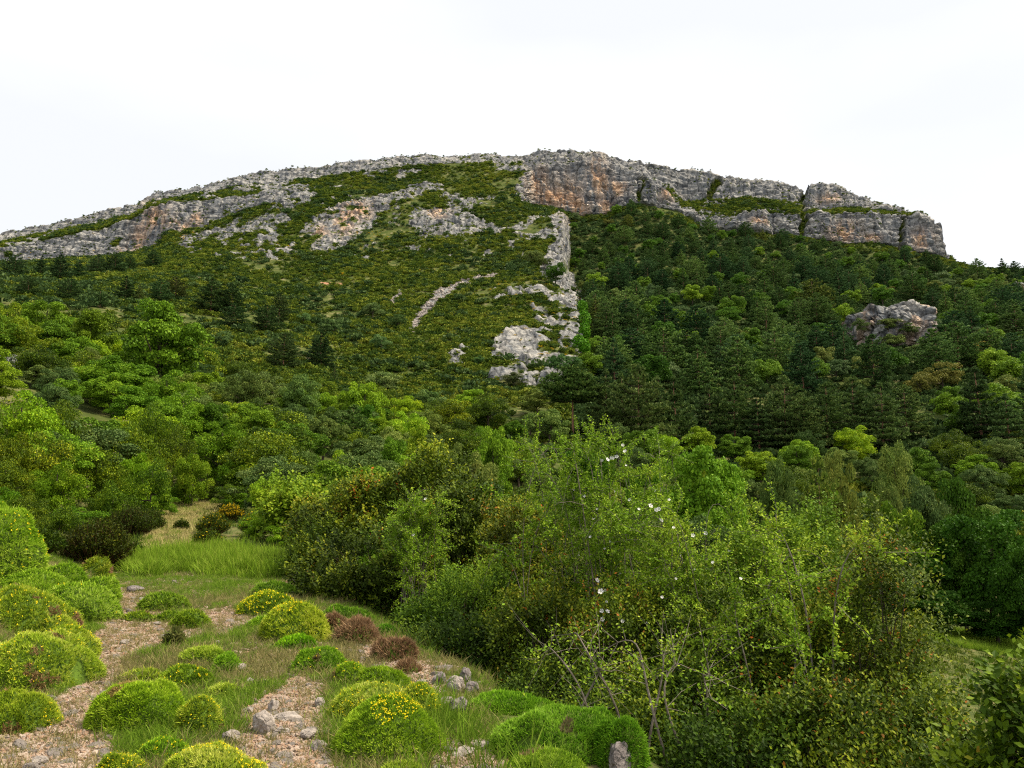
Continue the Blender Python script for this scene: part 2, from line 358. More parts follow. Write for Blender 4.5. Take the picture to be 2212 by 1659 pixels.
m4 = curve(212, [(-300, 585), (-100, 600), (200, 612), (400, 640), (600, 670), (800, 692), (1000, 695), (1200, 704), (1256, 712), (1274, 768), (1400, 770), (1700, 760), (2000, 760), (2500, 740)])
m4b = curve(250, [(-300, 575), (-100, 585), (200, 598), (400, 607), (600, 617), (800, 626), (1000, 622), (1200, 626), (1243, 628), (1258, 700), (1400, 700), (1700, 705), (2000, 715), (2500, 695)])
m5 = curve(290, [(-300, 555), (-100, 568), (0, 575), (150, 582), (350, 562), (500, 556), (650, 560), (800, 556), (1000, 556), (1205, 560), (1216, 562), (1232, 642), (1400, 640), (1700, 650), (2000, 670), (2500, 650)])
m5b = curve(325, [(-300, 560), (-100, 575), (0, 575), (145, 569), (317, 552), (400, 522), (565, 490), (800, 482), (1000, 476), (1180, 474), (1217, 472), (1228, 560, 345), (1400, 545, 345), (1600, 575, 345), (1800, 592, 345), (2000, 610, 345), (2500, 610, 345)])
k6 = curve(352, [(-300, 640), (-150, 600), (0, 580), (57, 568), (145, 560), (229, 556), (317, 541), (344, 532), (370, 500), (439, 491), (496, 468), (565, 441), (640, 428), (800, 420), (1000, 415), (1100, 425), (1138, 440),
                (1148, 442, 384), (1190, 448, 384), (1254, 466, 384), (1310, 463, 384), (1335, 449, 384), (1384, 441, 386), (1460, 456, 386), (1531, 495, 384), (1623, 502, 384), (1714, 509, 384), (1750, 516, 384), (1820, 530, 384), (1891, 528, 384), (1954, 544, 384), (2025, 552, 384), (2050, 562, 384), (2120, 582, 380), (2212, 585, 380), (2500, 600, 380)])
k7 = curve(362, [(-300, 610), (-150, 565), (0, 536), (95, 519), (153, 506), (214, 496), (290, 471), (325, 447), (382, 437), (565, 424), (640, 412, 368), (800, 400, 372), (1000, 388, 372), (1100, 375, 375), (1134, 371, 375),
                (1143, 369, 390), (1200, 360, 392), (1300, 352, 392), (1345, 362, 392), (1384, 380, 392), (1440, 420, 392), (1475, 450, 392), (1531, 473, 390), (1662, 461, 390), (1745, 462, 390), (1785, 463, 390), (1855, 459, 390), (1961, 470, 390), (2003, 476, 390), (2026, 492, 390), (2042, 545, 388), (2070, 578, 386), (2120, 584, 386), (2500, 602, 386)])
k8 = curve(386, [(-300, 600), (-150, 552), (0, 524), (115, 500), (214, 482), (290, 462), (325, 438), (382, 428), (500, 407), (611, 391), (718, 379), (845, 362), (1000, 352), (1120, 351, 392), (1200, 348, 398), (1300, 345, 398), (1345, 358, 398), (1384, 375, 398), (1440, 400, 400), (1475, 437, 406), (1609, 428, 406), (1732, 438, 406), (1750, 452, 404), (1855, 450, 404), (1961, 466, 400), (2003, 475, 398), (2026, 491, 398), (2040, 546, 394), (2070, 579, 392), (2500, 603, 392)])
SKY = [(-300, 590), (-150, 545), (0, 504), (115, 479), (229, 453), (300, 444), (313, 431), (335, 415), (401, 407), (535, 382), (611, 369), (660, 363), (716, 361), (728, 350), (845, 339), (920, 333), (1000, 337), (1100, 332), (1290, 333), (1340, 346), (1440, 360), (1500, 370), (1600, 386), (1720, 402), (1736, 409), (1746, 399), (1813, 404), (1855, 427), (1891, 441), (1961, 459), (2003, 473), (2027, 490), (2038, 520), (2044, 560), (2070, 580), (2212, 586), (2500, 605)]
k9 = curve(394, [(x, y, 394 if x < 1000 else (404 if x < 1470 else (413 if x < 1960 else 404))) for x, y in SKY])
k10 = (k9[0]+70, k9[1]-3.0); k11 = (k9[0]+320, k9[1]-90)
nearY = np.concatenate([[-8, -6, -4, -2, 0, 1, 2], 2.6*np.exp(np.linspace(0, math.log(48/2.6), 400))])
rowsY = []; rowsZ = []; seg = []
for Y in nearY:
    rowsY.append(np.full(NC, Y)); rowsZ.append(hnear(ws*(Y+A0), Y)); seg.append(0)
CURVES = [c48, c60, m2, m3, m4, m4b, m5, m5b, k6, k7, k8, k9, k10, k11]
CNT = [20, 60, 50, 70, 45, 45, 60, 70, 90, 60, 36, 12, 8]
for i, n in enumerate(CNT):
    a, b = CURVES[i], CURVES[i+1]
    for j in range(1, n+1):
        t = j/n
        if i == 8: t = .5*t+.5*(t*t*(3-2*t))
        rowsY.append(a[0]*(1-t)+b[0]*t); rowsZ.append(a[1]*(1-t)+b[1]*t); seg.append(i+1)
GY = np.array(rowsY); GZ = np.array(rowsZ); seg = np.array(seg); NR = len(seg)
# smooth the creases of the open slopes (not the cliffs)
def smooth_rows(A, passes, lo, hi):
    B = A.copy()
    for _ in range(passes):
        C = B.copy(); C[1:-1] = .25*B[:-2]+.5*B[1:-1]+.25*B[2:]; B[lo:hi] = C[lo:hi]
    return B
lo = int(np.argmax(seg == 1))-60; hi = int(np.argmax(seg == 8))+40
GZ = smooth_rows(GZ, 120, lo, hi); GY = smooth_rows(GY, 40, int(np.argmax(seg == 6)), hi)
GX = ws[None, :]*(GY+A0)
Pg = np.stack([GX, GY, GZ], -1).reshape(-1, 3)
segv = np.repeat(seg, NC)
sx, sy = proj(Pg[:, 0], Pg[:, 1], Pg[:, 2])
# ---- zone masks
wob = 9*fbm(Pg, .07, 3, 5)+16*fbm(Pg, .33, 3, 15); wob2 = 7*fbm(Pg, .09, 3, 9)+13*fbm(Pg, .33, 3, 19)
qx, qy = sx+wob, sy+wob2
far = segv >= 3
P1 = [(645, 545), (710, 541), (767, 518), (803, 490), (820, 461), (866, 440), (891, 426), (947, 418), (952, 404), (926, 399), (887, 404), (840, 417), (782, 431), (736, 440), (695, 456), (657, 487), (653, 500), (690, 505), (700, 515)]
P2 = [(884, 479), (900, 455), (930, 447), (961, 453), (1021, 447), (1032, 468), (1067, 483), (1102, 490), (1155, 468), (1183, 461), (1137, 492), (1067, 502), (1032, 499), (979, 506), (933, 509), (891, 492)]
P2b = [(955, 418), (1010, 424), (1055, 440), (1020, 446), (960, 440)]
P2c = [(560, 462), (600, 452), (640, 470), (590, 495), (520, 510), (470, 520), (420, 525), (380, 540), (400, 505), (470, 485)]
P2d = [(560, 500), (590, 492), (610, 505), (585, 520), (545, 525)]
P2e = [(600, 420), (690, 415), (700, 425), (640, 440), (580, 440)]
P2f = [(590, 540), (630, 535), (640, 548), (595, 552)]
P3 = [(1112, 408), (1135, 371), (1150, 373), (1150, 440), (1120, 436)]
P4 = [(1188, 470), (1205, 458), (1222, 462), (1228, 518), (1225, 560), (1222, 598), (1178, 600), (1165, 571), (1182, 539), (1200, 518), (1195, 490)]
P4c = [(1188, 590), (1236, 585), (1268, 650), (1222, 652), (1200, 622)]
P4b = [(1110, 510), (1190, 492), (1200, 510), (1130, 520)]
P5 = [(1067, 636), (1190, 617), (1246, 618), (1262, 655), (1268, 712), (1262, 760), (1235, 800), (1219, 832), (1102, 836), (1049, 838), (1053, 810), (1137, 778), (1049, 772), (1067, 733), (1130, 698), (1160, 680), (1150, 655), (1067, 650)]
P5b = [(965, 770), (990, 745), (1010, 760), (1005, 785), (975, 785)]
P6 = [(1460, 460), (1531, 470), (1545, 500), (1500, 480)]
rock = np.zeros(len(Pg), bool)
for P_ in (P1, P2, P2b, P2c, P2d, P2e, P2f, P3, P4, P4c, P4b, P5, P5b, P6): rock |= inpoly(qx, qy, P_) & far
spk_ = fbm(Pg*np.array([1, 1, 1.6]), .3, 3, 43)
rock &= ~((sx < 1110) & (spk_ > .24) & (sy < 620))
rock |= (segv == 9) & ((sx < 620) | ((sx > 1140) & (sx < 2050)))
rock |= (segv == 11) & (sx < 2046) | (segv == 12) & (sx < 2046)
rock |= (segv == 10) & (sx > 1130) & (sx < 1460)
rock |= (segv == 10) & (sx > 1960) & (sx < 2046)
n1 = fbm(Pg, .06, 4, 31)
spk = fbm(Pg, .22, 3, 41)
rock |= (segv >= 6) & (segv <= 8) & (sx > 380) & (sx < 1130) & (sy < 560) & (spk > .33)          # small outcrops high on the slope
rock |= (segv == 10) & (n1+.5*spk > .16) & (sx < 1130)
rock &= ~((segv == 9) & (sx < 620) & (spk+.6*n1 > .46))
rock[(segv == 9) & (n1 > .46) & (sx < 1100)] = False
rock |= (segv == 10) & (sx > 1460) & (sx < 1962) & (spk+.7*n1 < -.08)
part = inpoly(qx, qy, P5) & far
rock &= ~(part & (spk > -.02) & (sy < 735) & (sx < 1205)); rock &= ~(part & (spk > .24))
sx0, sy0 = sx, sy
# clefts with greenery on the right-hand cliff
def near_line(x0, y0, x1, y1, wd):
    t = np.clip(((sx-x0)*(x1-x0)+(sy-y0)*(y1-y0))/((x1-x0)**2+(y1-y0)**2), 0, 1)
    return np.hypot(sx-x0-t*(x1-x0), sy-y0-t*(y1-y0)) < wd*(1+.4*spk)
sx, sy = sx0+11*fbm(Pg, .12, 3, 101)+9*fbm(Pg, .4, 2, 103), sy0
cleft = far & (near_line(1738, 412, 1733, 470, 5) | near_line(1738, 440, 1731, 512, 9) | near_line(1952, 475, 1946, 540, 5) | near_line(1387, 385, 1378, 435, 5) | near_line(1550, 390, 1535, 420, 9))
sx, sy = sx0, sy0
rockf = rock.astype(float)
scree_line = [(892, 712, 8), (903, 690, 10), (924, 662, 10), (961, 634, 6), (997, 617, 5), (1032, 606, 6), (1067, 596, 5), (1092, 584, 2)]
scree = np.zeros(len(Pg), bool); sx0, sy0 = sx, sy; sx = sx+7*fbm(Pg, .3, 3, 91); sy = sy+7*fbm(Pg, .3, 3, 93)
for (a, b, c), (d, e, f) in zip(scree_line[:-1], scree_line[1:]): scree |= near_line(a, b, d, e, (c+f)/2)
scree |= near_line(850, 655, 864, 632, 4) | near_line(1300, 640, 1318, 672, 6)
scree &= far & ~rock; sx, sy = sx0, sy0
soilm = far & (near_line(695, 612, 738, 613, 2))
def blob(x, y, rx, ry): return np.exp(-(((sx-x)/rx)**2+((sy-y)/ry)**2))
orange = sum(blob(*b) for b in [(1160, 400, 22, 30), (1185, 430, 22, 18), (1225, 425, 26, 36), (1255, 455, 18, 18), (1310, 450, 16, 16), (1290, 390, 20, 40), (1330, 410, 22, 18), (300, 520, 16, 24), (270, 545, 14, 12), (335, 475, 30, 28), (390, 488, 18, 10), (425, 475, 12, 14),
      (1820, 505, 34, 22), (1640, 485, 20, 10), (1880, 520, 16, 10), (1990, 520, 22, 20), (745, 480, 22, 26), (780, 455, 24, 16), (950, 460, 20, 10), (690, 500, 16, 14), (1440, 425, 16, 12), (1790, 428, 24, 8)])
orange = np.clip(orange, 0, 1)
# ---- displacement
dx = np.gradient(Pg.reshape(NR, NC, 3), axis=1).reshape(-1, 3); dr = np.gradient(Pg.reshape(NR, NC, 3), axis=0).reshape(-1, 3)
nrm = unit(np.cross(dx, dr)); nrm[nrm[:, 2] < 0] *= -1
rs3 = rockf.reshape(NR, NC).copy()
for _ in range(2):
    rs3[1:-1] = (rs3[:-2]+2*rs3[1:-1]+rs3[2:])/4; rs3[:, 1:-1] = (rs3[:, :-2]+2*rs3[:, 1:-1]+rs3[:, 2:])/4
rsm = rs3.ravel()
disp = np.zeros(len(Pg))
farA = (segv >= 1)
disp += np.where(segv >= 3, 1.5*fbm(Pg, .045, 4, 3), 0)*np.clip((Pg[:, 1]-105)/60, 0, 1)*(segv <= 8)
nearm = segv == 0
disp[nearm] += .05*fbm(Pg[nearm], 1.1, 3, 11) + .022*fbm(Pg[nearm], 6, 3, 12)
ri = np.where(rsm > .02)[0]; R = Pg[ri]
strat = R.copy(); strat[:, 2] += .12*R[:, 0]*0.35
f1, f2, cid = worley(strat*np.array([.11, .11, .16]), 3)
g1, g2, gid = worley(strat*np.array([.32, .32, .5]), 5)
bed = np.abs(((strat[:, 2]+1.6*fbm(R, .05, 3, 21))/3.6) % 1.0-.5)*2
cr1 = fbm(R*np.array([1, 1, .22]), .16, 4, 23)
slab = ((R[:, 2]*.8-R[:, 0]*.35+R[:, 1]*.2+2.5*fbm(R, .08, 3, 27))/3.1) % 1.0; lowb = fbm(R, .045, 3, 33); stp = 1.5*np.floor(4*fbm(R*np.array([1, 1, .35]), .07, 2, 35)+.5)/4
fiss = np.abs(fbm(R*np.array([1, 1, .25]), .11, 3, 37)); fiss = -1.6*np.clip(1-fiss/.05, 0, 1)
dr_ = 1.3*np.minimum((f2-f1)*4, 1)*(.5+cid) + .9*np.minimum((g2-g1)*4, 1)*(.3+gid) + .8*np.where(bed > .28, 1, bed/.28) + np.where(segv[ri] >= 9, 1.2, .3)*cr1 + np.where(segv[ri] < 9, 1.0, 0)*(slab-.5) + 1.5*lowb + stp + fiss + np.where(segv[ri] >= 9, 4.0, .6)*fbm(R*np.array([1, 1, .12]), .05, 3, 39) + .4*fbm(R, .6, 3, 29)
dr_ *= np.where(segv[ri] >= 12, .3, np.where(segv[ri] >= 10, .75, 1.0))
dr_ *= np.where(segv[ri] < 9, .75, np.where(sx[ri] < 1110, .62, 1.0))
disp[ri] += rsm[ri]*(dr_-np.where(segv[ri] < 9, 1.3, .7))
disp[cleft] -= 3.5
cl = np.where(segv >= 9, 1, 0)
dvec = nrm.copy(); dvec[:, 2] *= np.where(segv >= 12, .15, 1)
Pd = Pg+dvec*disp[:, None]
skyrow = (segv == 12)
G3 = Pd.reshape(NR, NC, 3)
# ---- path mask
PATHS = [[(-80, 1700), (-80, 1600), (20, 1575), (110, 1540), (150, 1480), (195, 1420), (215, 1350), (215, 1300), (235, 1265), (300, 1270), (330, 1310), (350, 1340), (430, 1350), (420, 1375), (330, 1400), (300, 1430), (245, 1470), (195, 1530), (200, 1590), (240, 1620), (230, 1700)],
         [(530, 1600), (520, 1540), (570, 1500), (600, 1470), (640, 1450), (690, 1500), (690, 1560), (720, 1640), (700, 1700), (540, 1700)],
         [(740, 1390), (820, 1385), (900, 1430), (960, 1480), (900, 1500), (800, 1440)], [(960, 1600), (1060, 1600), (1080, 1700), (960, 1700)],
         [(600, 1255), (660, 1240), (680, 1270), (640, 1285), (560, 1280)], [(440, 1330), (500, 1300), (520, 1330), (470, 1380)]]
nb = np.where(nearm)[0]; ax = sx[nb]+50*fbm(Pg[nb], 1.6, 4, 51); ay = sy[nb]+26*fbm(Pg[nb], 1.6, 4, 53)
pm = np.zeros(len(Pg)); 
for q in PATHS: pm[nb[inpoly(ax, ay, q)]] = 1
pm2 = pm.reshape(NR, NC).copy()
for _ in range(4):
    pm2[1:-1] = (pm2[:-2]+2*pm2[1:-1]+pm2[2:])/4; pm2[:, 1:-1] = (pm2[:, :-2]+2*pm2[:, 1:-1]+pm2[:, 2:])/4
pm = pm2.ravel()
i0 = (np.arange(NR-1)[:, None]*NC+np.arange(NC-1)[None, :]).ravel()
F = np.stack([i0, i0+1, i0+NC+1, i0+NC], 1)
nearf = np.where(nearm, 1.0, np.clip((62-Pg[:, 1])/14, 0, 1))
mead = inpoly(sx, sy, [(1980, 1360), (2300, 1360), (2300, 1560), (1980, 1560)])
me = mesh_np('hillside', Pd, F, [M['terrain']], dict(rock=rockf*(~cleft), orange=orange, scree=scree.astype(float), path=pm, soil=soilm.astype(float), near=nearf), smooth=True)
me.polygons.foreach_set('use_smooth', np.full(len(F), True))
ter = link('hillside_ground', me); tag(ter, 'mountainside with grey cliffs, rock rib, scrub slope, valley and stony path', kind='structure')
# far ground beyond the ridge
fv = np.array([[-3000, 700, 20], [3000, 700, 20], [3000, 4000, 0], [-3000, 4000, 0]], float)

st = 3
Gs = G3[::st, ::st]; nr_, nc_ = Gs.shape[:2]
j0 = (np.arange(nr_-1)[:, None]*nc_+np.arange(nc_-1)[None, :]).ravel()
BV = BVHTree.FromPolygons([tuple(v) for v in Gs.reshape(-1, 3)], [tuple(int(c) for c in f) for f in np.stack([j0, j0+1, j0+nc_+1, j0+nc_], 1)])
CAM = Vector((0, 0, EYE))
def hit(px, py):
    d = Vector(ray(px, py)).normalized(); r = BV.ray_cast(CAM, d)
    return r[0]
def ground(X, Y):
    r = BV.ray_cast(Vector((X, Y, 500)), Vector((0, 0, -1)))
    return r[0].z if r[0] else 0.0

# ------------------------------------------------------------------ instancing for uncountable stuff
def source(name, meshes):
    c = bpy.data.collections.new(name)
    for i, m in enumerate(meshes):
        o = bpy.data.objects.new('%s_%02d' % (name, i), m); c.objects.link(o)
    return c
def scatter(name, P, rot, scl, idx, coll, label):
    me = bpy.data.meshes.new(name); me.vertices.add(len(P)); me.vertices.foreach_set('co', np.asarray(P, np.float32).ravel())
    a = me.attributes.new('rot', 'FLOAT_VECTOR', 'POINT'); a.data.foreach_set('vector', np.asarray(rot, np.float32).ravel())
    a = me.attributes.new('scl', 'FLOAT_VECTOR', 'POINT'); a.data.foreach_set('vector', np.asarray(scl, np.float32).ravel())
    a = me.attributes.new('idx', 'INT', 'POINT'); a.data.foreach_set('value', np.asarray(idx, np.int32))
    o = link(name, me); tag(o, label, None, None, 'stuff')
    g = bpy.data.node_groups.new(name, 'GeometryNodeTree')
    g.interface.new_socket('Geometry', in_out='INPUT', socket_type='NodeSocketGeometry'); g.interface.new_socket('Geometry', in_out='OUTPUT', socket_type='NodeSocketGeometry')
    L = g.links.new; gi = g.nodes.new('NodeGroupInput'); go = g.nodes.new('NodeGroupOutput')
    ci = g.nodes.new('GeometryNodeCollectionInfo'); ci.inputs['Collection'].default_value = coll
    ci.inputs['Separate Children'].default_value = True; ci.inputs['Reset Children'].default_value = True
    io = g.nodes.new('GeometryNodeInstanceOnPoints'); io.inputs['Pick Instance'].default_value = True
    def na(n, t):
        x = g.nodes.new('GeometryNodeInputNamedAttribute'); x.data_type = t; x.inputs['Name'].default_value = n; return x.outputs['Attribute']
    e = g.nodes.new('FunctionNodeEulerToRotation'); L(na('rot', 'FLOAT_VECTOR'), e.inputs[0]); L(e.outputs[0], io.inputs['Rotation'])
    L(na('scl', 'FLOAT_VECTOR'), io.inputs['Scale']); L(na('idx', 'INT'), io.inputs['Instance Index'])
    L(gi.outputs[0], io.inputs['Points']); L(ci.outputs[0], io.inputs['Instance']); L(io.outputs[0], go.inputs[0])
    md = o.modifiers.new('scatter', 'NODES'); md.node_group = g
    return o
def scatter_on(name, mask_idx, n, rs, coll, ncoll, label, smin, smax, tilt=.15, sink=0.0, zs=(.7, 1.2), wcol=None):
    """random places over terrain cells of mask_idx (vertex indexes), by area"""
    area = np.linalg.norm(np.cross(dx[mask_idx], dr[mask_idx]), axis=1)
    if wcol is not None: area = area*wcol
    pr = area/area.sum(); k = rs.choice(mask_idx, size=n, p=pr)
    P = Pd[k]+dx[k]*rs.uniform(-.5, .5, (n, 1))+dr[k]*rs.uniform(-.5, .5, (n, 1)); P[:, 2] -= sink
    rot = np.stack([rs.normal(0, tilt, n), rs.normal(0, tilt, n), rs.uniform(0, 6.28, n)], 1)
    s = smin*(smax/smin)**(rs.rand(n)**1.3); scl = np.stack([s*rs.uniform(.8, 1.25, n), s*rs.uniform(.8, 1.25, n), s*rs.uniform(*zs, n)], 1)
    return scatter(name, P, rot, scl, rs.randint(0, ncoll, n), coll, label)

# ------------------------------------------------------------------ plant meshes
def lobed(rs, nl, nleaf, rx, rz, cz, lr, ls, flat=.8, up=.35, t0=.5, lob=None, wd=.75):
    """cluster-built crown around (0,0,cz); all in unit tree height"""
    C = rdir(rs, nl)*(rs.rand(nl, 1)**.45); C[:, 2] = C[:, 2]*.95; C = C*np.array([rx, rx, rz])*(1-lr*.55/max(rx, rz)); C[:, 2] += cz
    rad = lr*rs.uniform(.65, 1.25, nl); k = rs.randint(0, nl, nleaf); d = rdir(rs, nleaf); d[:, 2] = np.where(d[:, 2] < -.35, -d[:, 2], d[:, 2])
    r = rad[k]*(1-.45*rs.rand(nleaf)**2)*(1+.22*vnoise(d*3+C[k]*9, 4))
    P = C[k]+d*r[:, None]*np.array([1, 1, flat])
    D = unit(d*.5+rdir(rs, nleaf)*.8+np.array([0, 0, up])); Nn = unit(d+rdir(rs, nleaf)*.45+np.array([0, 0, .35]))
    lt = rs.uniform(-.16, .16, nl)
    t = np.clip(t0+lt[k]+rs.normal(0, .13, nleaf), 0, 1)
    t = np.where(t > .74, np.where(rs.rand(nleaf) < .10, t, .74), t) if t0 < .45 else t
    s = ls*rs.uniform(.6, 1.3, nleaf)
    return leaves(P-D*s[:, None]*.5, D, Nn, s, s*wd, t), C
def trunk_to(C, rs, r0=.03, n=7, base=0.0, lean=.04, fork=.3):
    parts = []; top = np.array([rs.normal(0, lean), rs.normal(0, lean), C[:, 2].max()*.9])
    z = np.linspace(-.04, 1, 7)[:, None]; mp_ = z*top+np.sin(z*5+rs.rand()*6)*.012
    parts.append(tube(mp_, r0, r0*.25, 7))
    for i in rs.permutation(len(C))[:n]:
        a = fork+rs.rand()*.3; s = top*a; m = (s+C[i])/2+np.array([0, 0, .03])
        parts.append(tube([s, m, C[i]], r0*.4, r0*.1, 4))
    return parts
def build(name, parts, mats):
    V, Fl, T, mid = joinm(parts); return mesh_np(name, V, Fl, mats, dict(t=T), midx=mid)
TREES = {}
def make_broad(seed, nl, nleaf, rx, rz, cz, lr, ls, mat, kind, t0=.5):
    rs = RS(seed); lf, C = lobed(rs, nl, nleaf, rx, rz, cz, lr, ls, t0=t0)
    TREES.setdefault(kind, []).append((build('crown', [lf], [M[mat]]), build('trunk', trunk_to(C, rs, .028), [M['twig']]), rx))
for i in range(5): make_broad(100+i, 38, 7500, .40+.03*(i % 3), .40, .58, .125, .038, 'broad', 'broadleaf')
for i in range(3): make_broad(120+i, 64, 26000, .46, .43, .54, .105, .024, 'broad', 'bigleaf')
for i in range(4): make_broad(140+i, 32, 7500, .50+.03*(i % 2), .40, .50, .13, .034, 'oak', 'oak')
for i in range(2): make_broad(150+i, 56, 22000, .52, .42, .50, .10, .022, 'oak', 'bigoak')
for i in range(3): make_broad(160+i, 46, 20000, .60, .46, .46, .15, .022, 'box', 'midbox', .40)
for i in range(2): make_broad(170+i, 50, 20000, .55, .46, .48, .14, .024, 'fresh', 'midfresh')

def make_pine(seed, bare=.12, slim=.30, ex=2.2, kind='pine', ntuft=2600, nn=8):
    rs = RS(seed); H = []; tw = []; P = []; Dd = []
    lv = 11; az = rs.rand()*6
    for k in range(lv):
        h = bare+(1-bare)*(k+.3)/lv; u = (h-bare)/(1-bare)
        r = slim*(1-u**ex)**(.7 if ex > 1.5 else 1.0)*(.6+.4*min(1, u*5+.5)); nb_ = 8 if k < lv-3 else 5
        for j in range(nb_):
            az += 2.4+rs.normal(0, .3); L_ = r*rs.uniform(.65, 1.2); 
            if rs.rand() < .12: L_ *= .5
            el = .1+.6*u+rs.normal(0, .08)
            d = np.array([math.cos(az), math.sin(az), 0]); s = np.array([0, 0, h])
            e = s+d*L_+np.array([0, 0, L_*el*.55]); m = s+d*L_*.55+np.array([0, 0, -.01+L_*el*.12])
            tw.append(tube([s, m, e], .006, .002, 3))
            n_ = max(4, int(ntuft/(lv*8)*(L_/slim*1.5))); f = rs.uniform(.25, 1.05, n_)**.8
            base = s+(m-s)*np.minimum(f*2, 1)[:, None]+(e-m)*np.maximum(f*2-1, 0)[:, None]
            side = np.array([-d[1], d[0], 0]); base = base+side*rs.normal(0, .24*L_, n_)[:, None]*(f**.5)[:, None]; base[:, 2] += rs.normal(.004, .007, n_)
            P.append(base); Dd.append(np.tile(d*.7+np.array([0, 0, .75]), (n_, 1)))
    # leader
    n_ = 14; P.append(np.stack([rs.normal(0, .01, n_), rs.normal(0, .01, n_), rs.uniform(.93, 1.0, n_)], 1)); Dd.append(np.tile([0, 0, 1.], (n_, 1)))
    P = np.concatenate(P); Dd = np.concatenate(Dd); n = len(P); P = np.repeat(P, nn, 0); D = unit(np.repeat(Dd, nn, 0)+rdir(rs, n*nn)*.95)
    t = np.clip(np.repeat(rs.normal(.5, .16, n), nn)+rs.normal(0, .12, n*nn), 0, 1); ln = rs.uniform(.024, .044, n*nn)
    lf = leaves(P, D, unit(rdir(rs, n*nn)*.6+np.array([0, 0, 1.])), ln, .0105 if kind != 'pine' else .0150, t)
    z = np.linspace(-.04, .97, 8)[:, None]; tw = [(a_, b_, c_, 1) for a_, b_, c_, d_ in tw]; tr = tube(z*np.array([[0, 0, 1]])+np.sin(z*4+rs.rand()*6)*np.array([[.008, .006, 0]]), .017, .003, 8)
    TREES.setdefault(kind, []).append((build('crown', [lf], [M['pine']]), build('trunk', [tr]+tw, [M['pinebark'], M['twig']]), slim))
for i in range(4): make_pine(200+i, .05, .33+.04*(i % 2), ex=(1.15 if i < 2 else 2.0))
for i in range(2): make_pine(210+i, .06, .42, kind='pine')
make_pine(230, .52, .36, 2.2, kind='umbrella', ntuft=4200)
for i in range(3): make_pine(240+i, .06, .36+.03*i, ex=(1.1, 1.7, 1.3)[i], kind='bigpine', ntuft=3400, nn=10)

TONE = {'pine': [('dark blue-green', (.72, .92, 1.05)), ('dark green', (1.0, 1.1, .95)), ('mid green', (1.55, 1.6, 1.3)), ('brownish green', (1.7, 1.35, .9))],
        'broadleaf': [('deep green', (.6, .78, .95)), ('mid green', (.95, 1.02, 1.1)), ('fresh green', (1.35, 1.3, 1.1))],
        'oak': [('grey-green', (.9, 1.0, 1.2)), ('olive green', (1.2, 1.1, .8)), ('brown-green', (1.75, 1.15, .8)), ('pale green', (1.25, 1.35, 1.2))]}
NAMES = dict(pine='pine_tree', broadleaf='broadleaf_tree', oak='holm_oak', bigleaf='broadleaf_tree', bigoak='holm_oak', midbox='boxwood_shrub', midfresh='leafy_shrub', umbrella='pine_tree', bigpine='pine_tree')
CATS = dict(pine_tree='pine tree', broadleaf_tree='tree', holm_oak='evergreen oak', boxwood_shrub='boxwood shrub', leafy_shrub='shrub')
REG = []      # every planted tree, for labels
def plant(kind, X, Y, h, wfac=1.0, tone=None, label=None, group=None, rs=None, var=None, sink=.0, z=None):
    vs = TREES[kind]; v = vs[(var if var is not None else rs.randint(len(vs))) % len(vs)]
    nm = NAMES[kind]; z = ground(X, Y) if z is None else z
    e = link(nm, None, None, (X, Y, z-sink), (0, 0, (rs.rand()*6.28 if rs is not None else 1.0)), (h*wfac, h*wfac, h)); e.empty_display_size = .1
    part_c = 'crown' if 'tree' in nm or 'oak' in nm else 'foliage'; part_t = 'trunk' if part_c == 'crown' else 'stems'
    c = link(part_c, v[0], e); link(part_t, v[1], e)
    if tone: c.color = (*tone[1], 1)
    tag(e, label, CATS[nm], group); REG.append((e, kind, tone[0] if tone else '', h)); return e

# ------------------------------------------------------------------ forest on the right-hand slope
rs = RS(7)
FOREST = [(1228, 478), (1300, 476), (1340, 462), (1440, 470), (1530, 505), (1720, 520), (1830, 540), (1960, 556), (2052, 575), (2110, 592), (2600, 610), (2600, 1055), (1700, 1040), (1400, 1000), (1236, 960), (1245, 880), (1285, 780), (1275, 650), (1240, 600)]
fm = np.where(inpoly(sx, sy, FOREST) & (segv >= 3) & (segv <= 9) & (~scree))[0]
area = np.linalg.norm(np.cross(dx[fm], dr[fm]), axis=1); cand = rs.choice(fm, size=30000, p=area/area.sum())
kept = []; grid = {}
crag_poly = [(1838, 668), (1884, 652), (1985, 652), (2020, 712), (2020, 760), (1925, 790), (1830, 715)]
for k in cand:
    X, Y, Z = Pd[k]; cx, cyy = int(X//6.6), int(Y//9.4); ok = True
    for a in (-1, 0, 1):
        for b in (-1, 0, 1):
            for (qx_, qy_) in grid.get((cx+a, cyy+b), ()):
                if ((X-qx_)/6.6)**2+((Y-qy_)/9.4)**2 < 1: ok = False
    if not ok: continue
    grid.setdefault((cx, cyy), []).append((X, Y)); kept.append(k)
def zone(px, py):
    row = ('at the cliff foot' if py < 560 else 'high on the slope' if py < 650 else 'halfway upslope' if py < 760 else 'low on the slope' if py < 880 else 'at the forest edge')
    if py < 560 and px > 2040: row = 'on the skyline'
    col = ('near the rib' if px < 1330 else 'under the orange cliff' if px < 1450 else 'under the notch' if px < 1600 else 'below the bushy ledge' if px < 1720 else
           'below the cliff cleft' if px < 1830 else 'near the round crag' if px < 2020 else 'beyond the round crag' if px < 2130 else 'near the right edge')
    return row+', '+col
cnt = {}
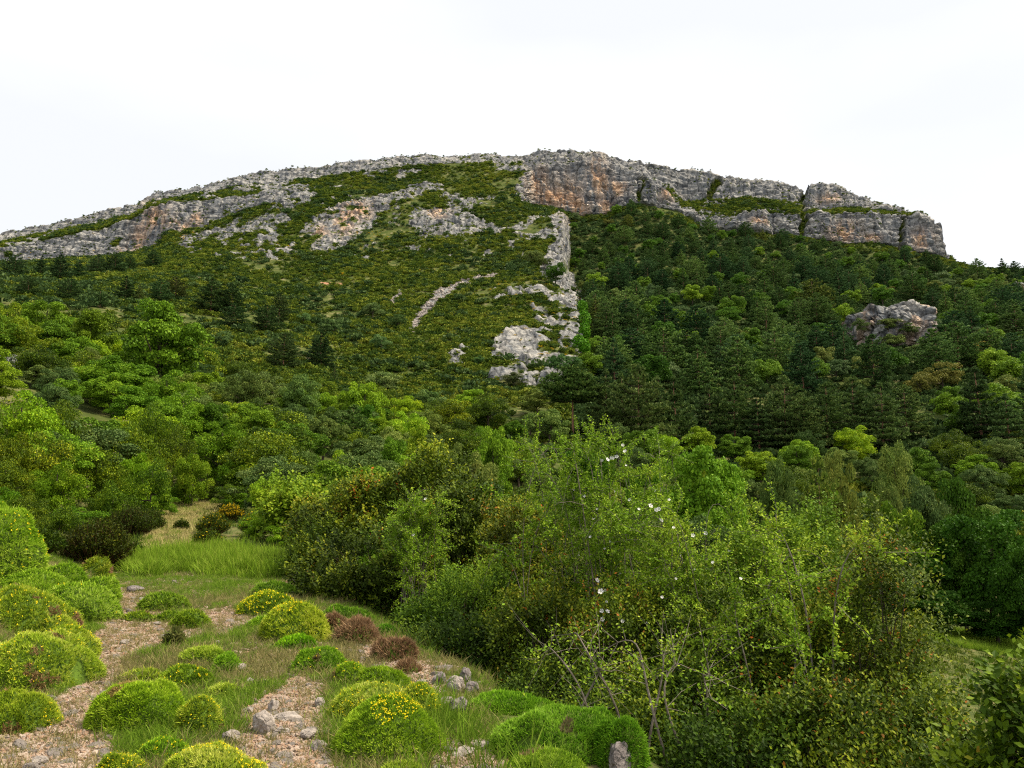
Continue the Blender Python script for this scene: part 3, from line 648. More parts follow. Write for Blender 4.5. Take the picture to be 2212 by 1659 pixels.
for k in kept:
    X, Y, Z = Pd[k]; px, py = proj(X, Y, Z)
    if px > 2330: continue
    ccx, ccy = float(px), float(py)
    if inpoly(np.array([ccx]), np.array([ccy-15]), crag_poly)[0] or (1850 < px < 2030 and 740 < py < 800): continue
    if (py > 872 and 1225 < px < 1960) or (py > 840 and 1180 < px < 1275): continue
    nv = vnoise(np.array([[X*.03, Y*.03, 3.3]]), 8)[0]+rs.normal(0, .45)
    if py > 600 and nv < -.02 or py <= 600 and nv < -.25: kind = 'pine'
    elif nv < .38: kind = 'broadleaf'
    else: kind = 'oak'
    if py > 790 and px < 1700 and rs.rand() < .6: kind = 'pine'
    if kind == 'pine' and cnt.get('pine', 0) >= 265: kind = 'oak'
    h = dict(pine=rs.uniform(8.5, 12.5), broadleaf=rs.uniform(6, 9.5), oak=rs.uniform(5, 7.5))[kind]
    if py < 600: h *= .72
    if px > 2040 and py < 660: h *= .8
    if py > 960: h *= .8
    if kind == 'pine': ti = rs.choice(4, p=[.28, .34, .34, .04])
    elif kind == 'broadleaf': ti = rs.choice(3, p=[.34, .42, .24])
    else: ti = rs.choice(4, p=[.35, .35, .12, .18])
    tone = TONE[kind][ti]; nm = dict(pine='pine', broadleaf='leafy tree', oak='oak')[kind]
    plant(kind, X, Y, h, rs.uniform(.95, 1.3), tone, '%s %s, %s' % (tone[0], nm, zone(px, py)), dict(pine='pines of the forested slope', broadleaf='leafy trees of the forested slope', oak='evergreen oaks of the forested slope')[kind], rs, sink=.3)
    cnt[kind] = cnt.get(kind, 0)+1
print('forest', cnt)

# ------------------------------------------------------------------ trees and bushes placed one by one: kind, x, base y, height in picture units, width factor, tone, label
def byfoot(kind, px, py, hp, wf, tone, label, group=None, seed=0, bias=0):
    p = hit(px, py)
    if p is None: return
    s = scale_at(px, py, p.y); return plant(kind, p.x, p.y, hp*s, wf, ('', tone), label, group, RS(seed+int(px*7+py)), sink=.1)
G1 = 'pines scattered on the open slope'
for a in [
 ('pine', 30, 600, 52, 1.2, (.8, .9, 1), 'dark pine at the left edge, under the left end of the cliff'),
 ('pine', 88, 596, 46, 1.1, (.8, .9, .9), 'second dark pine from the left edge under the cliff'),
 ('pine', 128, 606, 58, 1.1, (.7, .8, .9), 'tall dark pine below the left cliff, spiky top against pale rock'),
 ('pine', 170, 600, 40, 1.3, (.8, .95, 1), 'small bluish pine in the row below the left cliff'),
 ('pine', 210, 592, 44, 1.1, (.75, .85, .95), 'dark pine in front of the blue-grey part of the left cliff'),
 ('pine', 248, 590, 46, 1.2, (.8, .9, .9), 'dark pine under the orange stain of the left cliff'),
 ('pine', 280, 586, 36, 1.2, (.85, .95, .9), 'short dark pine right of the orange cliff stain'),
 ('pine', 330, 578, 40, 1.2, (.7, .85, .9), 'last dark pine of the row below the left cliff'),
 ('pine', 60, 640, 46, 1.3, (1.2, 1.2, 1.1), 'mid green pine on the slope above the round bright tree'),
 ('pine', 150, 650, 50, 1.3, (1.1, 1.15, 1.1), 'mid green pine standing left of the pine cluster'),
 ('pine', 270, 650, 56, 1.3, (.8, .85, .8), 'broad dark pine in the cluster at mid slope, its left member'),
 ('pine', 300, 655, 44, 1.2, (1.3, 1.2, 1), 'lighter pine in the middle of the mid slope cluster'),
 ('pine', 345, 655, 54, 1.1, (.8, 1, 1), 'bluish pine in the mid slope cluster above the big bright tree'),
 ('pine', 378, 652, 56, 1.1, (1.3, .95, .8), 'brownish pine ending the mid slope cluster'),
 ('pine', 215, 664, 40, 1.3, (1.1, 1.2, 1.1), 'low pine in front of the mid slope cluster'),
 ('bigpine', 455, 674, 76, 1.35, (.7, .78, .75), 'largest dark pine standing out on the open scrub slope'),
 ('pine', 500, 678, 64, 1.25, (.7, .78, .7), 'dark pine touching the right of the largest slope pine'),
 ('pine', 505, 716, 62, 1.2, (.9, 1.0, .95), 'mid sized pine below the two big dark slope pines'),
 ('pine', 575, 722, 66, 1.2, (.75, .85, .8), 'dark pine leaning on its neighbour right of the big slope pines'),
 ('pine', 602, 696, 66, 1.0, (.8, .8, .75), 'narrow dark pine behind, topmost of the right-hand pair'),
 ('bigpine', 612, 800, 84, 1.15, (.85, .85, .8), 'brownish dark pine left of the pair above the green thicket'),
 ('bigpine', 692, 800, 88, 1.05, (.6, .68, .65), 'darkest cone-shaped pine above the rounded oaks'),
 ('pine', 722, 832, 46, .9, (1.1, 1.1, 1), 'small pine at the foot of the darkest cone-shaped pine'),
 ('oak', 475, 752, 42, 1.2, (.95, 1.1, 1.1), 'round grey-green bush below the middle slope pines'),
 ('oak', 720, 726, 46, 1.25, (.9, 1.05, 1), 'round evergreen bush left of the pair of round bushes'),
 ('oak', 806, 690, 42, 1.3, (.8, .95, .9), 'dark round bush, upper left of a pair near the scree'),
 ('oak', 858, 714, 42, 1.15, (.7, .85, .7), 'dark round bush at the lower tip of the scree'),
 ('oak', 823, 762, 48, 1.0, (.95, 1.2, 1.2), 'pale bluish bush below the pair of round bushes'),
 ('oak', 655, 700, 28, 1.2, (.8, 1.1, 1.1), 'small bluish bush on the open slope beside yellow scrub'),
 ('oak', 915, 805, 30, 1.2, (.8, 1, .9), 'small round bush on the slope left of the rib foot'),
 ('oak', 1034, 790, 26, 1.2, (.7, 1, .9), 'small dark bush beside the lower rock rib'),
 ('oak', 1150, 572, 40, 1.1, (1, 1, .8), 'olive bush growing against the upper rock rib'),
 ('oak', 1175, 580, 34, 1.1, (1.1, .95, .75), 'brownish bush growing on the upper rock rib'),
 ('broadleaf', 1200, 618, 56, 1.0, (.6, .7, .9), 'airy grey-green tree on the narrow part of the rib'),
 ('oak', 1110, 838, 40, 1.5, (.55, .55, .6), 'dark grey bush covering the foot of the rib'),
 ('oak', 1205, 815, 60, 1.0, (.75, 1.05, .95), 'tall green bush climbing the right side of the lower rib'),
 ('oak', 1235, 805, 44, 1.2, (.7, 1.0, .9), 'green bush below the ivy on the rib'),
 ('oak', 930, 895, 66, 1.1, (.8, 1, .8), 'round green bush standing alone low on the scrub slope'),
 ('oak', 830, 850, 60, 1.5, (1.1, 1.2, 1.1), 'pale evergreen oak above the bright round tree'),
 ('umbrella', 1238, 948, 156, 1.1, (1.3, 1.3, .95), 'umbrella pine with bare reddish trunk at the forest edge'),
 ('bigpine', 1312, 955, 160, .9, (1.0, 1.0, .9), 'dense pine just right of the bare-trunked pine'),
 ('bigpine', 1382, 985, 200, .95, (1.05, 1.0, .85), 'tallest dark pine of the front row, right of the umbrella pine'),
 ('bigpine', 1460, 980, 170, .95, (1.15, 1.1, .9), 'front row pine second right of the tallest pine'),
 ('bigpine', 1535, 960, 130, 1.05, (1, 1, .95), 'front row pine behind the round leafy tree'),
 ('bigpine', 1345, 968, 165, .9, (1.1, 1.1, .9), 'narrow pine squeezed between the dense pine and the tallest one'),
 ('bigpine', 1425, 960, 150, 1.0, (.9, .95, .85), 'dark pine filling the gap right of the tallest front pine'),
 ('bigpine', 1590, 972, 160, .95, (1.25, 1.2, .95), 'lighter pointed pine above the round leafy tree'),
 ('bigpine', 1700, 980, 170, .95, (1.05, 1.05, .9), 'pointed pine in the front row above the olive pine-like tree'),
 ('bigpine', 1790, 975, 150, 1.0, (1.2, 1.15, .9), 'soft mid green pine left of the broad dark pine'),
 ('bigpine', 1910, 975, 150, 1.0, (1.0, 1.05, .9), 'pointed pine right of the broad dark pine at the front'),
 ('oak', 1500, 985, 60, 1.4, (.9, 1.0, .8), 'low oak at the feet of the front pines'),
 ('pine', 1640, 985, 140, 1.1, (.9, .9, .85), 'dark pine above the round leafy tree, to its right'),
 ('pine', 1740, 985, 120, 1.1, (1.2, 1.1, .9), 'pine in the front row above the olive tree'),
 ('bigpine', 1850, 960, 150, 1.1, (.9, .95, .85), 'broad dark pine at the forest front, right of the centre'),
 ('pine', 1960, 950, 120, 1.2, (1.1, 1.1, .9), 'mid green pine at the forest front below the crag'),
 ('bigpine', 2120, 960, 170, 1.1, (.75, .8, .75), 'big dark pine near the right edge, foot in shade'),
 ('pine', 2185, 1010, 160, 1.1, (.75, .85, .8), 'dark pine at the right picture edge'),
]:
    byfoot(*a, group=G1 if (a[0] == 'pine' and a[1] < 760) else None)
def bytop(kind, px, ytop, wpx, Y, tone, label, group=None, seed=1, sink=.1, var=None):
    """crown centre column, top row and width in the picture, at distance Y; rooted on the ground there"""
    X, _, zt = pt(px, ytop, Y); zg = ground(X, Y); s = scale_at(px, ytop, Y); h = max(zt-zg+sink, .4)
    v = TREES[kind]; rr = RS(seed+int(px*3+ytop)); vi = var if var is not None else rr.randint(len(v)); wf = (wpx*s)/(2*v[vi % len(v)][2]*h)
    return plant(kind, X, Y, h, min(wf, 3.2), ('', tone), label, group, rr, vi, sink)
W_ = (1, 1, 1)
for a in [
 # left wood, far to near
 ('bigleaf', 100, 640, 110, 105, (1.23, 1.22, 0.8), 'round bright green tree at left, above the leafy thicket'),
 ('bigleaf', 350, 640, 215, 80, (1.1, 1.16, 0.75), 'tall bright green tree with layered boughs left of the slope'),
 ('bigleaf', 205, 655, 120, 92, (1.17, 1.04, 0.7), 'mid green tree between the round and the tall bright trees'),
 ('bigleaf', 265, 765, 160, 68, (0.81, 0.95, 0.6), 'large dark green tree in front of the tall bright tree'),
 ('bigleaf', 290, 830, 130, 60, (0.72, 0.92, 0.6), 'deep green lower tree under the large dark tree'),
 ('bigoak', 105, 775, 120, 66, (1.37, 1.34, 1.1), 'grey-green oak beside the pale boulder at left'),
 ('midfresh', 55, 830, 190, 36, (1.04, 1.1, 0.6), 'yellow-green leafy tree at the left edge with bare twigs'),
 ('bigoak', 200, 740, 90, 76, (1.3, 1.22, 0.8), 'olive oak peeping out behind the large dark tree'),
 ('midfresh', 60, 690, 160, 75, (0.78, 0.67, 0.5), 'yellow-olive thicket under the round bright tree'),
 ('midfresh', 20, 640, 110, 80, (0.85, 0.75, 0.5), 'orange-tinged bush at the upper left edge'),
 ('bigleaf', 785, 812, 108, 92, (1.43, 1.4, 0.8), 'round bright green tree standing in the middle distance'),
 ('bigleaf', 790, 868, 90, 84, (0.78, 1.04, 0.85), 'bluish green tree in front of the round bright tree'),
 ('bigoak', 648, 795, 110, 88, (1.3, 1.4, 1.0), 'rounded pale oak in the thicket below the slope pines'),
 ('bigoak', 540, 785, 130, 82, (1.1, 1.04, 0.7), 'olive thicket tree left of the rounded pale oak'),
 ('bigoak', 440, 850, 130, 66, (1.1, 1.1, 0.8), 'dull green thorn tree in the left thicket'),
 ('bigleaf', 550, 870, 120, 62, (0.98, 1.04, 0.7), 'green leafy tree in the thicket left of centre'),
 ('bigoak', 700, 880, 110, 72, (1.04, 1.04, 0.7), 'dull green tree right of the leafy thicket tree'),
 ('bigpine', 765, 875, 110, 78, (1.6, 1.59, 1.1), 'soft young pine below the round bright tree'),
 ('bigoak', 610, 935, 120, 52, (1.3, 1.4, 1.2), 'pale grey-green bush in the middle of the left thicket'),
 ('midfresh', 480, 900, 140, 50, (0.65, 0.73, 0.5), 'darker leafy bush above the path bend'),
 ('midbox', 380, 905, 120, 44, (1.25, 1.24, 0.81), 'yellow-olive boxwood left of the path bend'),
 ('midbox', 300, 900, 130, 40, (1.14, 1.24, 0.81), 'yellow-green boxwood with upright shoots beside the thicket'),
 ('midbox', 215, 950, 140, 34, (1.28, 1.31, 0.81), 'golden olive boxwood behind the dark heather bush'),
 ('midbox', 85, 925, 170, 28, (1.25, 1.18, 0.72), 'orange-tinged boxwood at the left edge'),
 ('midbox', 10, 900, 130, 27, (1.28, 1.18, 0.63), 'rusty orange boxwood cut by the left edge'),
 ('midfresh', 130, 985, 130, 26, (0.62, 0.68, 0.35), 'dark green bush under the orange-tinged boxwood'),
 ('midbox', 330, 980, 110, 33, (0.98, 1.24, 0.81), 'green boxwood just left of the far grassy path'),
 ('midfresh', 420, 965, 90, 40, (0.72, 0.73, 0.5), 'green bush at the top end of the grassy path'),
 ('midbox', 250, 1030, 100, 28, (0.94, 1.18, 0.81), 'low boxwood behind the heather bush'),
 ('midfresh', 520, 985, 110, 44, (0.59, 0.73, 0.45), 'dark green bush right of the path end'),
 ('midfresh', 585, 1020, 100, 34, (1.23, 1.22, 0.9), 'yellow-green bush right of the grassy path'),
 ('midbox', 500, 1040, 90, 38, (0.78, 0.98, 0.7), 'dark boxwood overhanging the top of the path'),
 ('bigoak', 660, 960, 120, 46, (0.98, 1.04, 0.6), 'dull green bush above the bright green grass'),
 ('midfresh', 650, 1060, 110, 28, (1.17, 1.16, 0.8), 'light green leafy bush right of the orange flowering shrubs'),
 ('midfresh', 560, 1100, 80, 27, (1.04, 1.1, 0.75), 'small leafy bush behind the bright grass'),
 ('midfresh', 620, 1120, 90, 25, (1.04, 1.16, 0.8), 'leafy bush at the right end of the bright grass'),
 ('midfresh', 730, 960, 130, 40, (1.23, 1.16, 0.8), 'feathery light green bush in the centre thicket'),
 ('bigleaf', 905, 905, 90, 62, (1.56, 1.4, 0.8), 'bright green crown peeping above the centre thicket'),
 ('bigleaf', 1065, 900, 100, 60, (1.23, 1.28, 0.9), 'pale green round tree behind the flowering rose'),
 ('bigoak', 1030, 945, 110, 46, (1.3, 1.22, 0.8), 'feathery grey-green tree in front of the pale round tree'),
 ('bigoak', 985, 925, 90, 55, (1.1, 1.1, 0.7), 'dull olive tree left of the pale round tree'),
 ('bigleaf', 850, 930, 90, 56, (1.04, 1.16, 0.8), 'green tree in the thicket under the bright tree'),
 ('bigleaf', 1265, 935, 120, 75, (0.52, 0.73, 0.55), 'dark green leafy tree at the feet of the pines'),
 ('bigoak', 1170, 960, 110, 60, (0.86, 0.9, 0.65), 'dark olive bush left of the dark leafy tree'),
 ('bigoak', 1160, 830, 110, 128, (1.09, 1.06, 0.65), 'olive evergreen at the foot of the rock rib'),
 ('bigleaf', 1517, 942, 225, 52, (0.86, 1.06, 0.7), 'large round green tree right of the flowering rose'),
 ('bigleaf', 1395, 985, 110, 62, (0.69, 0.9, 0.6), 'dark green bush between the rose and the round tree'),
 ('bigpine', 1765, 990, 130, 58, (2.3, 1.9, 0.9), 'olive pine-like tree right of the large round tree'),
 ('bigoak', 1810, 945, 100, 70, (1.72, 1.4, 0.8), 'yellow-olive evergreen above the olive pine'),
 ('bigoak', 1675, 965, 100, 74, (0.92, 1.01, 0.7), 'green oak behind the large round tree'),
 ('bigoak', 1935, 930, 110, 80, (1.26, 1.29, 0.8), 'rounded light olive oak low on the right slope'),
 ('bigoak', 1975, 985, 120, 70, (0.95, 1.0, 0.9), 'spreading grey-green oak low on the right'),
 ('bigoak', 1900, 1010, 100, 64, (1.15, 1.12, 0.75), 'olive oak in front of the spreading grey-green oak'),
 ('bigleaf', 2065, 1010, 150, 58, (0.5, 0.62, 0.6), 'blue-green leafy tree behind the dark shaded tree'),
 ('bigleaf', 2120, 1080, 250, 46, (0.32, 0.5, 0.45), 'big dark green tree shading the valley meadow'),
 ('bigleaf', 2010, 1120, 150, 48, (0.4, 0.52, 0.5), 'dark leafy tree left of the big shading tree'),
 ('bigleaf', 2200, 1160, 150, 42, (0.3, 0.45, 0.4), 'deep green tree cut by the right edge'),
 ('bigleaf', 1940, 1060, 120, 56, (0.69, 0.78, 0.6), 'green leafy tree behind the tallest boxwood sprays'),

 ('midfresh', 390, 1040, 80, 41, (0.7, 0.8, 0.6), 'low green bush under the boxwood at the far path end'),
 ('midbox', 455, 1030, 80, 43, (0.9, 0.95, 0.8), 'low olive bush closing the top of the grassy path'),
 ('midfresh', 350, 1060, 80, 35, (0.6, 0.75, 0.5), 'low dark green bush left of the straw-coloured grass'),
 ('midfresh', 520, 1060, 80, 38, (0.6, 0.75, 0.5), 'low dark green bush behind the orange blossom'),
 ('midbox', 340, 860, 110, 50, (1.04, 1.22, 0.72), 'yellow-green boxwood on the slope above the path'),
 ('midfresh', 400, 830, 110, 60, (0.8, 0.9, 0.6), 'leafy bush right of the large dark tree'),
 ('midbox', 160, 870, 110, 38, (1.12, 1.17, 0.63), 'golden boxwood below the grey-green oak'),
 ('midfresh', 300, 960, 100, 36, (0.8, 0.9, 0.5), 'yellow-green leafy bush among the left boxwoods'),
 ('midbox', 20, 980, 120, 24, (0.96, 1.02, 0.63), 'brown-green boxwood low at the left edge'),
 ('midfresh', 175, 1085, 120, 24, (0.45, 0.59, 0.4), 'dark green bush on the bank behind the heather bush'),
 ('midbox', 60, 1060, 120, 20, (0.91, 0.98, 0.7), 'dull green boxwood behind the tallest dome cushion'),
 ('midbox', 130, 1075, 110, 22, (0.88, 1.06, 0.68), 'small olive boxwood on the bank above the green cushions'),
 ('midfresh', -20, 1040, 130, 20, (0.52, 0.67, 0.4), 'dark green bush at the left edge above the dome cushion'),
 ('midbox', 225, 1060, 100, 29, (0.94, 1.12, 0.72), 'olive boxwood on the bank left of the grassy path'),
 ('bigleaf', 2040, 1270, 150, 44, (0.3, 0.45, 0.42), 'dark bush at the upper edge of the valley meadow'),
 ('bigleaf', 2150, 1290, 160, 43, (0.28, 0.42, 0.38), 'dark bush at the foot of the big shading tree'),
 ('bigleaf', 1960, 1220, 110, 46, (0.4, 0.5, 0.48), 'dark green bush left of the meadow gap'),
]:
    bytop(*a)
# filler thicket between the named plants (all the same kinds), low enough to stay between them
rs = RS(99); fills = 0
for _ in range(900):
    Y = rs.uniform(30, 118); u = rs.uniform(-.72, .70); X = u*Y
    zg = ground(X, Y); px, py = proj(X, Y, zg)
    if Y < 48 and X < ip(Y, [(20, -4), (30, -8), (42, -13.5), (50, -16)]) and X > ip(Y, [(20, -12), (30, -15.5), (42, -20.5), (50, -22)]): continue
    if 2000 < px < 2230 and py > 1330: continue
    if 1190 < px < 1290 and py > 900: continue
    if px > 1900 and Y < 52: continue
    if any((X-a)**2+(Y-b)**2 < (2.6+Y*.012)**2 for a, b in [(e.location.x, e.location.y) for e, *_ in REG[-fills:]] ) if fills else False: continue
    kd = rs.choice(['bigoak', 'bigleaf', 'midbox', 'midfresh'], p=[.34, .24, .24, .18]); hh = rs.uniform(2.4, 4.2)*(1+(Y-30)/150)
    side = 'left thicket' if px < 620 else 'centre thicket' if px < 1250 else 'thicket below the pines' if px < 1750 else 'right-hand valley thicket'
    tn = [('dull', (.9, .95, .75)), ('yellowish', (1.35, 1.25, .7)), ('greyish', (.9, .98, .85)), ('dark', (.6, .72, .55)), ('bright', (1.3, 1.35, .9))][rs.randint(5)]
    nm = dict(bigoak='evergreen bush', bigleaf='leafy young tree', midbox='boxwood', midfresh='leafy bush')[kd]
    plant(kd, X, Y, hh, rs.uniform(.9, 1.3), tn, '%s green %s in the %s, %s' % (tn[0], nm, side, 'near side' if Y < 50 else 'middle depth' if Y < 80 else 'far side'), 'bushes filling the thicket', rs, sink=.1); fills += 1
    if fills >= 260: break
print('fills', fills)

# ------------------------------------------------------------------ scrub covering the slopes
def clump(seed, n, mat, r=.5, ls=.2):
    rs = RS(seed); nl = 7; C = np.stack([rs.uniform(-r*.6, r*.6, nl), rs.uniform(-r*.6, r*.6, nl), rs.uniform(.15, .42, nl)], 1)
    k = rs.randint(0, nl, n); d = rdir(rs, n); d[:, 2] = np.abs(d[:, 2])*1.0-.15
    P = C[k]+d*rs.uniform(.2, .36, (n, 1)); D = unit(d*.6+rdir(rs, n)*.6+np.array([0, 0, .5])); s = ls*rs.uniform(.6, 1.3, n)
    lf = leaves(P-D*s[:, None]*.5, D, unit(d+rdir(rs, n)*.7), s, s*.7, np.clip(rs.normal(.5, .16, n), 0, 1))
    return build('scrub_clump', [lf], [M[mat]])
SCR = source('scrub_source', [clump(300+i, 150, 'scrub') for i in range(5)])
M['under'] = leaf_mat('understorey_leaves', [(0.1, (.03, .06, .02)), (0.5, (.05, .09, .025)), (0.95, (.10, .15, .04))], .1, .5, .2, .4)
UGS = source('understorey_source', [clump(340+i, 150, 'under') for i in range(5)])
BRM = source('broom_source', [clump(320+i, 90, 'broom', .5, .16) for i in range(2)])
rs = RS(17)
leftm = ~inpoly(sx, sy, FOREST)
slope = np.where((segv >= 2) & (segv <= 12) & leftm & (rsm < .25) & (~scree) & (~soilm) & (Pg[:, 1] > 85))[0]
dens = fbm(Pg[slope], .07, 3, 61); wc = np.clip(.7+1.7*dens+.8*fbm(Pg[slope], .02, 2, 67), .03, 2.2)
scatter_on('slope_scrub', slope, 80000, rs, SCR, 5, 'low olive green boxwood scrub covering the open mountainside', .7, 2.7, .15, .1, (.6, 1.0), wc)
bsl = slope[(sy[slope] > 380)]
scatter_on('slope_bushes', bsl, 2600, rs, UGS, 5, 'darker rounded bushes dotted through the scrub of the mountainside', 1.8, 4.2, .15, .1, (.6, .95), np.clip(.35+1.4*fbm(Pg[bsl], .05, 3, 63), .02, 2))
rk = np.where((segv >= 3) & (segv <= 12) & (rsm > .25) & (spk > -.05) & (nrm[:, 2] > .3))[0]
scatter_on('ledge_scrub', rk, 15000, rs, SCR, 5, 'dark green tufts growing on the ledges and crest of the cliffs', .5, 1.5, .15, .1, (.6, 1.0))
clf = np.where(cleft)[0]
scatter_on('cleft_scrub', clf, 900, rs, SCR, 5, 'dark green bushes filling the clefts of the cliff', 1.2, 2.6, .3, .3)
lz = np.where((segv == 10) & (sx > 1440) & (sx < 2000))[0]
scatter_on('shelf_scrub', lz, 2600, rs, SCR, 5, 'green bushes on the shelf between the two right-hand cliff bands', .9, 2.2, .15, .1)
bm = np.where((segv >= 4) & (segv <= 9) & leftm & (~scree) & (sx < 1260))[0]
bwt = np.clip(fbm(Pg[bm], .09, 3, 71)-.12, 0, 1)**1.5+8*np.exp(-((sx[bm]-1180)/70)**2-((sy[bm]-690)/70)**2)*.05+.004
scatter_on('slope_broom', bm, 650, rs, BRM, 2, 'yellow-orange flowering broom cushions dotted over the slope', .5, 1.3, .15, .0, (.4, .8), bwt)
fu = np.where(inpoly(sx, sy, FOREST) & (segv >= 2) & (segv <= 9) & (rsm < .2))[0]
scatter_on('forest_undergrowth', fu, 13000, rs, UGS, 5, 'dark bushy undergrowth between the trees of the forest', 1.6, 3.6, .15, .1, (.6, 1.1))
# ivy on the rib
def ivy():
    rs = RS(5); parts = []
    for (a, b, r) in [(1257, 665, 12), (1262, 690, 14), (1262, 715, 13), (1250, 745, 16), (1262, 750, 13)]:
        p = hit(a-10, b)
        if p is None: continue
        X, Y, Z = pt(a, b, p.y-2); n = 900; d = rdir(rs, n); d[:, 1] = -np.abs(d[:, 1]); s = scale_at(a, b, Y)*r
        P = np.array([X, Y, Z])+d*np.array([s, s*.8, s*1.5])*rs.uniform(.7, 1, (n, 1)); D = unit(rdir(rs, n)+np.array([0, -.2, -.6]))
        parts.append(leaves(P, D, unit(d+.5*rdir(rs, n)), .5, .4, np.clip(rs.normal(.55, .15, n), 0, 1)))
    o = link('ivy', build('ivy', parts, [M['fresh']])); o.color = (.45, .75, .6, 1); tag(o, 'bright green ivy curtain hanging on the right side of the lower rock rib', 'ivy')
ivy()
# ------------------------------------------------------------------ crags standing free of the terrain
def ico(sub):
    import bmesh
    bm_ = bmesh.new(); bmesh.ops.create_icosphere(bm_, subdivisions=sub, radius=1); V = np.array([v.co[:] for v in bm_.verts]); F_ = np.array([[v.index for v in f.verts] for f in bm_.faces]); bm_.free(); return V, F_
ICO = {k: ico(k) for k in (2, 4, 5, 6)}
def rockshape(seed, sub, sq=.35, rough=.2, cell=1.6):
    V, F_ = ICO[sub]; V = V.copy(); rs = RS(seed); off = rs.rand(3)*50
    V = np.sign(V)*np.abs(V)**(1-sq*.5); V = V/np.max(np.abs(V), axis=0)
    for _ in range(6):
        n = unit(rs.normal(size=(1, 3)))[0]; dd = rs.uniform(.55, .85); pr = V@n; V = V-np.outer(np.maximum(pr-dd, 0)*.8, n)
    f1, f2, cid = worley(V*cell+off, 2)
    V = V*(1+rough*(cid-.5)*.8+rough*.6*fbm(V+off, 2.2, 4, 3)[:, None].ravel()-rough*.5*np.maximum(0, .12-(f2-f1))*6)[:, None]
    return V, F_
def crag(px, py, wpx, hpx, Yoff, seed, label, depth=.8, orange=.5):
    p = hit(px, py); s = scale_at(px, py, p.y); V, F_ = rockshape(seed, 6, .4, .32, 1.4)
    V = V*np.array([wpx*s*.5, wpx*s*.5*depth, hpx*s*.62]); wv = V+np.array([p.x, p.y, p.z])
    w1_, w2_, wi_ = worley(wv*.28, 4); V = V*(1+.07*fbm(wv, .35, 4, 9)+.10*(wi_-.5)-.10*np.clip(1-(w2_-w1_)/.12, 0, 1)+.03*fbm(wv, 1.3, 3, 10))[:, None]
    me = mesh_np('crag', V, F_, [M['crag']], dict(orange=np.full(len(V), orange)*(fbm(wv, .2, 2, 5) > 0)), smooth=False)
    o = link('rock_crag', me, None, (p.x, p.y, p.z+hpx*s*.2)); return tag(o, label, 'crag')
crag(1925, 748, 185, 118, 0, 11, 'large rounded grey crag sticking out of the forest on the right', .8, .5)
crag(15, 812, 62, 60, 0, 13, 'pale grey boulder outcrop among bushes at the left edge', .7, .2)
crag(5, 736, 26, 18, 0, 14, 'small pale rock at the left edge above the boulder outcrop', .7, .1)
crag(2210, 640, 44, 38, 0, 15, 'pinkish rock face peeping out of the forest at the right edge', .8, .9)
for a in [('oak', 1918, 712, 36, 1.6, (1, 1, .8), 'olive bush growing on top of the round crag'), ('oak', 1965, 722, 32, 1.5, (.9, .95, .75), 'olive bush on the right shoulder of the round crag'),
          ('oak', 1932, 752, 40, 1.5, (1, 1.05, .8), 'olive bush in the middle of the round crag face'), ('oak', 1895, 778, 44, 1.5, (.95, 1.0, .8), 'olive bush against the lower left of the round crag'), ('oak', 1988, 775, 46, 1.4, (.8, .95, .8), 'green bush against the lower right of the round crag'),
          ('oak', 1862, 716, 40, .9, (.6, .7, .6), 'dark bush in the left hollow of the round crag')]:
    p = hit(1925, 748); s = scale_at(a[1], a[2], p.y-9)
    X, Y, Z = pt(a[1], a[2]+4, p.y-(10.5 if a[2] > 725 else 8.0)); plant('oak', X, Y, a[3]*s, a[4], ('', a[5]), a[6], None, RS(a[1]), z=Z)

